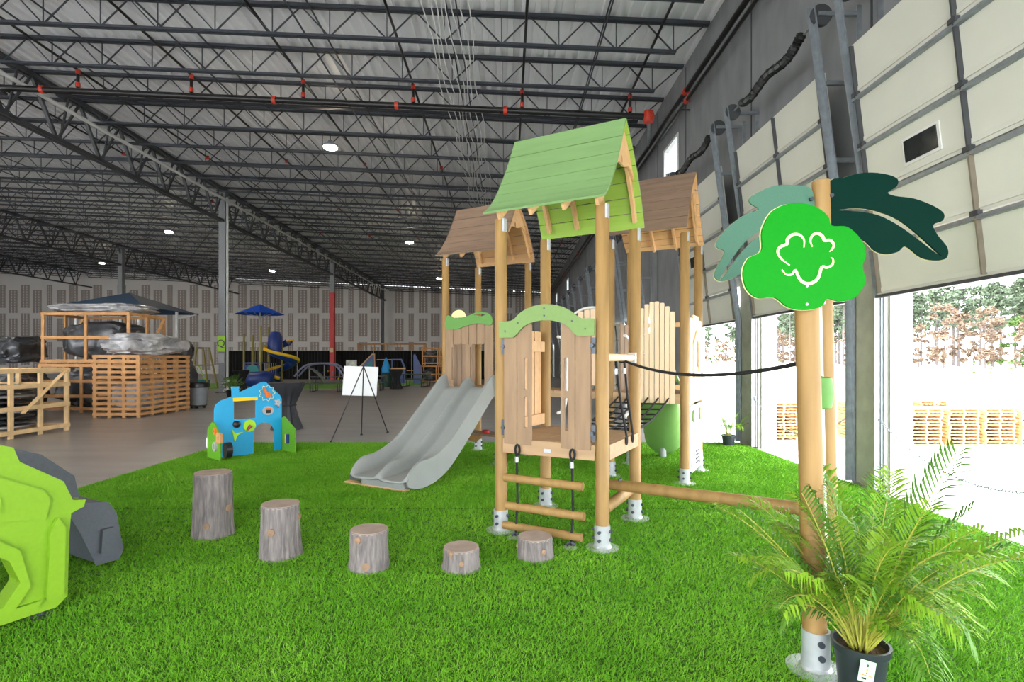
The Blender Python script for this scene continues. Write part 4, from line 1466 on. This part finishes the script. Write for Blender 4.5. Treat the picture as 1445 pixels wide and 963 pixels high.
def potted_palm(loc, h, potr, poth, nf, label, seed, wide=.2):
    o = thing('potted_palm', label, 'potted plant', loc)
    pt = MB().lathe([(potr * .8, 0), (potr * .98, poth * .85), (potr * 1.08, poth * .86), (potr * 1.1, poth), (potr * 1.0, poth), (potr * .96, poth * .85)], n=24).build('pot', M_pot, o, True)
    MB().lathe([(.01, poth * .9), (potr * .97, poth * .86)], n=20, cap=False).build('soil', M_soil, o)
    fm = [frond_mesh(1.0, dr, seed + i, M_leaf if i % 3 else M_leaf2, wide) for i, dr in enumerate((.35, .55, .75, .95, .5, .8))]
    rng_ = random.Random(seed)
    for i in range(nf):
        k = i % 6
        f = link('frond', fm[k], o)
        a = i * 2.399 + rng_.uniform(-.3, .3)
        rr = potr * .45 * rng_.random()
        f.location = (rr * math.cos(a), rr * math.sin(a), poth * .88)
        sc = h * rng_.uniform(.72, 1.08)
        f.scale = (sc * rng_.uniform(.55, 1.0), sc, sc * rng_.uniform(.95, 1.35))
        f.rotation_euler = (rng_.uniform(-.3, .3), rng_.uniform(-.55, .12), a)
    for i in range(7):
        a = i * .9 + seed
        r2 = potr * .3
        MB().tube([(r2 * math.cos(a), r2 * math.sin(a), poth * .85), (r2 * 1.3 * math.cos(a), r2 * 1.3 * math.sin(a), poth + h * .2)], [.006, .003], 6).build('cane', M_stem, o, True)
    return o, pt


pp, pt = potted_palm((1.70, 2.62, .01), .80, .115, .235, 72, 'bushy palm in a black nursery pot at the sign post foot', 5)
tg = MB().box((0, 0, 0), (.062, .002, .10)).build('plant_tag', M_tag, pt)
tg.location = (-.055, -.128, .165)
tg.rotation_euler = (0, R(8), R(-22))
for (x, z, w, h_, mt) in ((.0, .028, .006, .012, M_bolt), (.0, .008, .006, .01, M_yellow), (.0, -.006, .006, .005, M_red), (.0, -.018, .05, .003, M_orange), (-.008, -.034, .018, .008, M_blackp)):
    MB().box((x, -.0016, z), (w, .001, h_)).build('tag_print', mt, tg)
b = gp(1028, 630)
potted_palm((b.x, b.y, .01), .50, .12, .2, 34, 'small palm in a black pot beside a dock door pier', 9, .16)

# ================================================================== CRATES AND WRAPPED GOODS (left)
def crate(name, label, lo, hi, mt, nx, ny, rows, slatw, group=None, diag=False, base=True):
    """open slatted crate between lo and hi"""
    o = thing(name, label, 'crate', ((lo[0] + hi[0]) / 2, (lo[1] + hi[1]) / 2, lo[2]), group=group)
    dx, dy, H = (hi[0] - lo[0]) / 2, (hi[1] - lo[1]) / 2, hi[2] - lo[2]
    for i in range(nx + 1):
        x = -dx + 2 * dx * i / nx
        for y in (-dy, dy):
            MB().box((x, y, H / 2), (.09, .05, H)).build('upright', mt, o)
    for i in range(1, ny):
        y = -dy + 2 * dy * i / ny
        for x in (-dx, dx):
            MB().box((x, y, H / 2), (.05, .09, H)).build('upright', mt, o)
    for z in rows:
        for y in (-dy - .035, dy + .035):
            MB().box((0, y, z), (2 * dx + .1, .022, slatw)).build('slat', mt, o)
        for x in (-dx - .035, dx + .035):
            MB().box((x, 0, z), (.022, 2 * dy + .1, slatw)).build('slat', mt, o)
    if diag:
        for x in (-dx - .055, dx + .055):
            MB().bar((x, dy * .15, H * .35), (x, dy * .95, H * .97), .02, .09, up=(1, 0, 0)).build('brace', mt, o)
    if base:
        for k in range(4):
            y = -dy + 2 * dy * (k + .5) / 4
            MB().box((0, y, .10), (2 * dx, .12, .025)).build('base_board', mt, o)
    return o


def bundle(label, c, d, mt, seed, group=None, amp=.16, fr=1.8):
    b = MB().blob((0, 0, d[2] / 2), d, amp, fr, seed, 4, flat=-d[2] / 2).build('wrapped_bundle', mt, None, True)
    b.location = c
    return tag(b, label, 'bundle', group)


crate('slatted_crate', 'pale pine open crate with a diagonal brace at the row end', (-12.2, 9.6, 0), (-10.0, 12.4, 1.42), M_pallet, 2, 4, (.12, .60, 1.05, 1.37), .09, diag=True)
rngc = random.Random(3)
for k in range(9):
    o = MB().blob((0, 0, 0), (1.9, 1.05, .085), .10, 2.2, k, 3).build('flat_pack', M_wrapd if k % 3 else M_wrapl, None, True)
    o.location = (-11.15 + rngc.uniform(-.04, .04), 11.55 + rngc.uniform(-.05, .05), .19 + k * .105)
    tag(o, 'dark plastic wrapped flat pack stacked inside the pale pine crate', 'package', 'flat packs in the pale crate')
bundle('grey wrapped bundle inside the pale crate beside the flat packs', (-11.1, 10.3, .13), (1.8, .8, 1.1), M_wrapl, 41)

crate('slatted_crate', 'tall brown slatted crate under the clear wrapped heap', (-11.35, 15.05, 0), (-10.15, 17.35, 1.70), M_crate, 3, 4, [.10 + .145 * k for k in range(12)], .075)
bundle('grey wrapped goods inside the tall brown slatted crate', (-10.75, 16.2, .13), (.95, 2.0, .9), M_wrapl, 43)
bundle('large clear wrapped heap lying on top of the brown crate', (-10.66, 16.2, 1.73), (1.3, 2.5, .6), M_wrapl, 44, amp=.3)
bundle('dark wrapped lump behind the large clear wrapped heap', (-12.2, 20.2, 1.60), (1.0, .9, .7), M_wrapd, 45)
bundle('dark wrapped block under the lump behind the brown crate', (-12.2, 20.2, 0), (1.1, 1.1, 1.6), M_wrapd, 46)
crate('frame_crate', 'tall open timber frame with white sheet on its top', (-14.1, 16.6, 1.5), (-11.5, 18.3, 3.05), M_crate, 2, 2, (.06, .78, 1.5), .085, diag=True)
bundle('dark wrapped load inside the open timber frame', (-12.8, 17.45, 1.62), (2.2, 1.3, 1.2), M_wrapd, 47)
bundle('pale plastic sheet bundle lying on the open timber frame', (-12.8, 17.4, 3.06), (2.7, 1.8, .28), M_wrapl, 48, amp=.25)
crate('slatted_crate', 'low brown crate carrying the open timber frame', (-14.1, 16.5, 0), (-11.6, 18.4, 1.48), M_crate, 2, 2, (.12, .5, .95, 1.43), .09)
bundle('grey wrapped sacks inside the low brown crate', (-12.85, 17.4, .13), (2.2, 1.6, 1.2), M_wrapd, 49, amp=.3)
k = 0
for (x, y, z, w, h_) in ((-15.6, 17.2, 0, 1.6, 1.3), (-17.6, 17.3, 0, 1.6, 1.3), (-15.6, 17.2, 1.5, 1.5, .85), (-17.6, 17.2, 1.5, 1.5, 1.0), (-19.6, 17.4, 0, 1.5, 1.3), (-19.5, 17.4, 1.5, 1.5, .7), (-14.9, 14.2, 0, 1.5, 1.2), (-16.8, 14.3, 0, 1.5, 1.3), (-13.2, 14.4, 0, 1.2, 1.15)):
    bundle(('black wrapped bundle at floor level left of the timber frame' if z == 0 else 'black wrapped bundle piled on another left of the timber frame'), (x, y, z), (w, 1.5, h_), M_wrapd, 60 + k, 'black wrapped bundles', .22, 2.4)
    k += 1

# navy canopy and its posts
o = thing('shade_canopy', 'navy four sided shade canopy on white posts behind the crates', 'canopy', (-16.6, 24, 0))
m = MB()
m.add([(-1.95, -1.95, 3.75), (1.95, -1.95, 3.75), (1.95, 1.95, 3.75), (-1.95, 1.95, 3.75), (0, 0, 4.55)], [(0, 1, 4), (1, 2, 4), (2, 3, 4), (3, 0, 4)])
cn = m.build('canopy_cloth', M_navy, o)
cn.modifiers.new('t', 'SOLIDIFY').thickness = .02
for x, y in ((-1.3, -1.3), (1.3, -1.3), (1.3, 1.3), (-1.3, 1.3)):
    MB().cyl((x, y, 0), (x, y, 3.95), .06).build('canopy_post', M_white, o, True)
    MB().bar((x, y, 3.5), (x * 1.45, y * 1.45, 3.74), .05).build('canopy_strut', M_white, o)

# wheeled bin
b = gp(280, 576)
o = thing('waste_bin', 'round grey wheeled waste bin with black liner beside the brown crate', 'bin', (b.x, b.y, 0))
MB().lathe([(.25, .10), (.30, .74), (.325, .76), (.33, .80)], n=24).build('bin_body', M_bin, o, True)
MB().lathe([(.335, .68), (.345, .80), (.33, .84), (.28, .80)], n=24, cap=False).build('bin_liner', M_blackp, o, True)
MB().lathe([(.24, .07), (.26, .09), (.26, .11)], n=20).build('dolly', M_blackp, o)
for a in range(5):
    MB().cyl((.2 * math.cos(a * 1.257), .2 * math.sin(a * 1.257) - .012, .037), (.2 * math.cos(a * 1.257), .2 * math.sin(a * 1.257) + .012, .037), .036, n=10).build('caster', M_blackp, o)
# ================================================================== FAR DISPLAY AREA
# pipe and drape run
k = 0
x = -23.0
while x < -4.5:
    o = thing('black_drape', 'black pleated drape hung between low poles before the drywall', 'curtain', (x, 44.0, 0), group='black drapes across the hall')
    m = MB()
    n = 40
    vs = []
    for i in range(n + 1):
        xx = 3.05 * i / n
        yy = .05 * math.sin(i * 1.9) + .02 * math.sin(i * .7)
        vs += [(xx, yy, .02), (xx, yy, 2.32)]
    m.add(vs, [(2 * i, 2 * i + 2, 2 * i + 3, 2 * i + 1) for i in range(n)])
    m.build('drape_cloth', M_drape, o, True)
    MB().cyl((0, -.08, 0), (0, -.08, 2.4), .03, n=8).build('drape_pole', M_grey, o, True)
    MB().cyl((0, -.08, 2.34), (3.05, -.08, 2.34), .02, n=8).build('drape_rail', M_grey, o, True)
    x += 3.07
tag(MB().b2((-20, 30, 0), (-9.6, 38.5, .012)).build('display_turf', M_gpan), 'green turf mat under the far blue and yellow playset', 'mat')
tag(MB().b2((-9.3, 35, 0), (-5.6, 40.5, .012)).build('display_turf', M_gpan), 'green turf mat under the far slate blue playhouse', 'mat')

# blue umbrella
o = thing('shade_umbrella', 'royal blue shade umbrella on a thin pole above the playset', 'umbrella', at(367, 430, 35.2) * Vector((1, 1, 0)))
m = MB()
q = [(1.45 * math.cos(R(a + 22.5)), 1.45 * math.sin(R(a + 22.5)), 4.55) for a in range(0, 360, 45)] + [(0, 0, 5.2)]
m.add(q, [(i, (i + 1) % 8, 8) for i in range(8)])
u = m.build('umbrella_cloth', M_royal, o)
u.modifiers.new('t', 'SOLIDIFY').thickness = .02
MB().cyl((0, 0, .01), (0, 0, 5.18), .045).build('umbrella_pole', M_grey, o, True)
for a in range(0, 360, 90):
    MB().bar((0, 0, 4.3), (1.1 * math.cos(R(a)), 1.1 * math.sin(R(a)), 4.68), .03).build('umbrella_rib', M_grey, o)

# playset with spiral slide
base = at(372, 545, 33)
o = thing('spiral_playset', 'playset with olive posts and blue and yellow spiral slide', 'playset', (base.x, base.y, .012))
for (x, y, h) in ((-.9, -.6, 3.1), (.1, -.6, 3.6), (.1, .5, 3.6), (-.9, .5, 3.1), (-.4, .5, 3.4)):
    MB().cyl((x, y, 0), (x, y, h), .06).build('post', M_olive, o, True)
MB().b2((-.95, -.65, 1.35), (.15, .55, 1.43)).build('deck', M_dblue, o)
MB().b2((-.85, -.66, .45), (.05, -.62, 1.3)).build('front_panel', M_dblue, o)
MB().plate(circ(-.35, .95, .36, 22), (), .04, M=Matrix.Translation((0, -.69, 0)) @ XZ).build('round_window', M_tealp, o)
for i in range(9):
    MB().cyl((-.85 + i * .11, .5, 1.45), (-.85 + i * .11, .5, 2.6), .018, n=6).build('baluster', M_olive, o)
for i in range(6):
    MB().cyl((.3 + i * .13, -.5, .3), (.3 + i * .13, -.5, 1.4), .018, n=6).build('baluster', M_grey, o)
MB().lathe([(.02, 0), (.42, .0), (.44, .6), (.40, 1.1), (.25, 1.35), (.02, 1.4)], (.75, -.1, 1.9), 16).build('slide_hood', M_dblue, o, True)
m, e = MB(), MB()
rows, ed = [], []
for k in range(49):
    t = k / 48
    a = t * 2 * math.pi * 1.6 + 1.2
    z = 2.5 - 2.3 * t
    row = []
    for j in range(9):
        r_ = .30 + .62 * j / 8
        row.append((1.15 + r_ * math.cos(a), -.1 + r_ * math.sin(a), z + .34 * ((j - 4) / 4) ** 2))
    rows += row
    ed.append((1.15 + .94 * math.cos(a), -.1 + .94 * math.sin(a), z + .30))
m.add(rows, [(k * 9 + j, k * 9 + j + 1, (k + 1) * 9 + j + 1, (k + 1) * 9 + j) for k in range(48) for j in range(8)])
sl = m.build('spiral_chute', M_dblue, o, True)
sl.modifiers.new('t', 'SOLIDIFY').thickness = .03
e.tube(ed, .1, 6)
e.build('chute_edge', M_yellow, o, True)
MB().cyl((1.15, -.1, 0), (1.15, -.1, 2.6), .05).build('chute_pole', M_olive, o, True)
MB().blob((.4, -1.4, .45), (1.6, .9, .9), .15, 1.5, 3, 3, flat=-.44).build('climb_rock', M_dblue, o, True)

# A-frame swing climber
b = at(282, 545, 30)
o = thing('swing_frame', 'olive A frame swing climber with lime straps by the bin', 'swing frame', (b.x, b.y, 0))
for y in (-.5, .5):
    MB().tube([(-.72, y, 0), (-.35, y * .6, 2.25), (.35, y * .6, 2.25), (.72, y, 0)], .05, 8).build('frame_tube', M_olive, o, True)
    MB().cyl((-.55, y * .8, 1.3), (.55, y * .8, 1.3), .035, n=8).build('cross_tube', M_olive, o, True)
MB().cyl((0, -.3, 2.25), (0, .3, 2.25), .05, n=8).build('ridge_tube', M_olive, o, True)
for s in (-1, 1):
    MB().bar((0, -.1, 1.3), (s * .35, -.1, .45), .03).build('strap', M_limestrap, o)
MB().lathe([(.1, 0), (.5, .06), (.52, .2)], (0, 0, .3), 16).build('swing_bowl', M_tealp, o, True)

# planter with fern and white flowers
b = gp(328, 561)
o = thing('flower_planter', 'leafy fern planter dotted with white flowers beside the Q column', 'plant', (b.x, b.y, 0))
MB().lathe([(.2, 0), (.26, .3), (.28, .32)], n=14).build('planter_pot', M_pot, o, True)
fm = [frond_mesh(.62, dr, 90 + i, M_fern, .10, 14) for i, dr in enumerate((.3, .6, .9))]
rf = random.Random(4)
for i in range(30):
    f = link('fern_frond', fm[i % 3], o)
    f.location = (0, 0, .28)
    f.rotation_euler = (rf.uniform(-.2, .2), rf.uniform(-.6, .1), i * 2.4)
    f.scale = (1, 1.6, rf.uniform(.8, 1.3))
for i in range(14):
    a = rf.uniform(3.3, 6.1)
    r_ = rf.uniform(.25, .5)
    MB().lathe([(.01, 0), (.065, .03), (.01, .06)], (r_ * math.cos(a), r_ * math.sin(a), rf.uniform(.25, .68)), 6).build('white_flower', M_white, o)


# draped cocktail tables
def cocktail(px, py, label):
    b = gp(px, py)
    o = thing('cocktail_table', label, 'table', (b.x, b.y, 0))
    n = 48
    vs = []
    prof_ = [(.34, .01), (.24, .28), (.17, .56), (.28, .82), (.395, 1.03), (.40, 1.06)]
    for (r_, z) in prof_:
        for j in range(n):
            a = 2 * math.pi * j / n
            rr = r_ * (1 + (.09 if z < 1.0 else .01) * math.sin(j * 2 * math.pi / n * 12))
            vs.append((rr * math.cos(a), rr * math.sin(a), z))
    m = MB()
    m.add(vs, [(i * n + j, i * n + (j + 1) % n, (i + 1) * n + (j + 1) % n, (i + 1) * n + j) for i in range(len(prof_) - 1) for j in range(n)])
    m.build('table_cloth', M_cloth, o, True)
    MB().lathe([(.395, 1.055), (.40, 1.07), (.39, 1.08)], n=32).build('table_top', M_cloth, o)
    MB().lathe([(.205, .545), (.215, .56), (.205, .575)], n=24, cap=False).build('cloth_tie', M_cloth, o)


cocktail(405, 606, 'black draped cocktail table behind the blue house panel')
cocktail(340, 553, 'black draped cocktail table between the planter and the blue playset')
cocktail(559, 549, 'black draped cocktail table beside the dark green barrel')

# easel with white board
A = at(513, 517, 11.0)
o = thing('display_easel', 'thin black easel holding a blank white board', 'easel', (A.x, A.y, 0))
base = Vector((A.x, A.y, 0))
for (px, py) in ((467, 625), (510, 614.5), (547, 611)):
    g_ = gp(px, py) - base
    MB().cyl((0, 0, A.z), (g_.x, g_.y, .012), .011, n=8).build('leg', M_blackp, o, True)
    MB().lathe([(.03, 0), (.025, .02), (.01, .04)], (g_.x, g_.y, .002), 8).build('rubber_foot', M_blackp, o)
bd = MB().box((0, 0, 0), (.71, .012, .62)).build('white_board', M_board_w)
bd.location = at(508.5, 538, 11.5)
bd.rotation_euler = (R(-10), R(2), R(4))
tag(bd, 'blank white board leaning on the thin black easel', 'board')
pb = at(496, 514, 25.5)
o = thing('poster_stand', 'small framed poster on a stand beyond the white board', 'poster', (pb.x, pb.y, 0))
MB().box((0, 0, 1.38), (.5, .03, .42)).build('poster_frame', M_grey, o)
MB().box((0, -.02, 1.38), (.44, .01, .36)).build('poster_print', mat('poster_print', (128, 140, 110), .6, col2=(200, 200, 190), scale=6), o)
MB().cyl((0, .02, 0), (0, .02, 1.2), .02, n=8).build('stand_pole', M_blackp, o)
MB().box((0, .02, .012), (.4, .3, .02)).build('stand_base', M_blackp, o)


# picnic tables
def picnic(px, py, rz, label, mt):
    b = gp(px, py)
    o = thing('picnic_table', label, 'table', (b.x, b.y, 0), rz)
    for i in range(4):
        MB().box((0, -.3 + i * .2, .74), (1.7, .17, .04)).build('top_plank', mt, o)
    for s in (-1, 1):
        MB().box((0, s * .75, .44), (1.7, .26, .04)).build('bench_plank', mt, o)
    for x in (-.65, .65):
        MB().tube([(x, -.78, .42), (x, -.74, .03), (x, .74, .03), (x, .78, .42)], .025, 8).build('bench_frame', M_blackp, o, True)
        MB().tube([(x, -.3, .05), (x, -.25, .72), (x, .25, .72), (x, .3, .05)], .025, 8).build('leg_frame', M_blackp, o, True)


picnic(462, 553, .1, 'black picnic table nearest the red column', M_blackp)
picnic(521, 551, .1, 'black picnic table behind the white easel board', M_blackp)
picnic(586, 546, -.2, 'dark green picnic table beside the slate blue playhouse', M_dgreen)

# dome climber with rock ramp
b = at(455, 543, 36)
o = thing('dome_climber', 'lavender tube climber with coloured holds and a grey rock ramp', 'climber', (b.x, b.y, .012))
for y in (-.4, .4):
    MB().tube(cat_rom([(-1.7, y, .5), (-1.0, y, 1.2), (0, y, 1.35), (1.0, y, 1.2), (1.6, y, .3)], 5, False), .06, 8).build('arch_tube', mat('lavender_tube', (150, 150, 190), .4, var=.05), o, True)
for i, x in enumerate((-1.0, 0.0, 1.0)):
    MB().cyl((x, .4, 0), (x, .4, 1.2), .045, n=8).build('upright_tube', M_grey, o, True)
for i in range(10):
    MB().lathe([(.01, -.07), (.07, 0), (.01, .07)], (-.2 + .35 * (i % 5), -.42, .35 + .4 * (i // 5) + .1 * (i % 2)), 8).build('hold', (M_dblue, M_yellow, M_cyan)[i % 3], o, True)
m = MB()
rk = []
for k in range(13):
    t = k / 12
    for j in range(5):
        rk.append((-.9 + 1.3 * t + .03 * math.sin(k * 2 + j), -.75 + .13 * j, 1.0 * (1 - t ** 1.8) + .06 + .03 * math.sin(k * 1.7 + j * 2)))
m.add(rk, [(k * 5 + j, k * 5 + j + 1, (k + 1) * 5 + j + 1, (k + 1) * 5 + j) for k in range(12) for j in range(4)])
rp = m.build('rock_ramp', mat('grey_rock_plastic', (132, 140, 138), .6, var=.15, scale=8), o, True)
rp.modifiers.new('t', 'SOLIDIFY').thickness = .06

# slate blue playhouse
b = at(545, 541, 37)
o = thing('playhouse', 'slate blue playhouse with slanted panels and tan trim before the drapes', 'playhouse', (b.x, b.y, .012))
fr_ = [(-1.75, 0), (-1.75, 1.15), (-.95, 1.95), (-.8, 1.95), (-.75, 0)]
pn = MB().plate(fr_, (), .06, M=XZ).build('slanted_panel', M_purple, o)
MB().plate([(-1.55, .3), (-1.55, 1.0), (-.95, 1.6), (-.95, .3)], (), .03, M=Matrix.Translation((0, -.045, 0)) @ XZ).build('panel_inlay', M_tealp, pn)
f2_ = [(-1.78, 0), (-1.78, 1.17), (-.96, 2.0), (-.77, 2.0), (-.72, 0), (-.78, 0), (-.82, 1.92), (-.94, 1.92), (-1.71, 1.13), (-1.71, 0)]
MB().plate(f2_, (), .09, M=XZ).build('panel_trim', M_ply, pn)
hp = MB().plate([(.35, 0), (.35, .95), (.35, 1.65), (1.05, 1.65), (1.3, 1.1), (1.3, 0)], [[(.45, 1.05), (.45, 1.55), (1.0, 1.55), (1.18, 1.05)]], .06, M=XZ).build('house_front', M_purple, o)
MB().box((.82, -.04, 1.0), (1.0, .03, .1)).build('sill', M_ply, hp)
MB().plate([(1.85, 0), (1.85, 1.9), (1.95, 2.0), (2.35, 1.2), (2.35, 0)], (), .06, M=XZ).build('slanted_panel', M_purple, o)
MB().bar((-.75, .5, 1.6), (.4, .5, 1.6), .05).build('link_rail', M_ply, o)
MB().bar((1.3, .5, .85), (1.9, .5, .85), .05).build('link_rail', M_ply, o)
MB().lathe([(.3, 0), (.3, 1.0), (.18, 1.4), (.02, 1.75)], (.1, -.5, 0), 12).build('cyan_turret', M_cyan, o, True)
b = gp(546, 547)
o = thing('waste_barrel', 'dark green ribbed waste barrel beside the draped cocktail table', 'bin', (b.x - .1, b.y + .5, 0))
MB().lathe([(.27, .0), (.3, .1), (.29, .3), (.31, .32), (.29, .34), (.3, .75), (.27, .82)], n=20).build('barrel_body', M_dgreen, o, True)
MB().lathe([(.29, .82), (.3, .85), (.2, .86)], n=20).build('barrel_rim', M_blackp, o)

# timber crates at the far drapes
crate('long_crate', 'long timber crate standing above the black drapes', (-12.6, 46.2, 2.25), (-7.0, 47.4, 3.0), M_crate, 5, 2, (.06, .7), .09, base=False)
crate('long_crate', 'long timber crate behind the black drapes under the other', (-12.6, 46.2, 0), (-7.0, 47.4, 2.24), M_crate, 5, 2, (.1, 1.1, 2.2), .09)
for i, (x, z) in enumerate(((-5.9, 0), (-4.7, 0), (-3.5, 0), (-5.8, 1.25), (-4.6, 1.25))):
    crate('open_crate', ('open brown crate on the floor past the last drape' if z == 0 else 'open brown crate stacked on another past the last drape'), (x, 37.6, z), (x + 1.05, 38.8, z + 1.2), M_crate, 1, 1, (.1, .6, 1.15), .08, group='open crates past the drapes')
    bundle(('dark wrapped goods inside a lower open brown crate' if z == 0 else 'dark wrapped goods inside an upper open brown crate'), (x + .525, 38.2, z + .13), (.85, .95, .8), M_wrapd, 80 + i, 'goods in open crates', .3, 2.5)
b = at(652, 540, 33)
o = thing('teal_box', 'teal box on white crates seen under the slide tower', 'box', (b.x, b.y, 0))
MB().b2((-.5, -.3, 0), (.5, .3, .75)).build('white_base', M_grey, o)
MB().b2((-.5, -.3, .75), (.5, .3, 1.2)).build('teal_front', M_tealp, o)
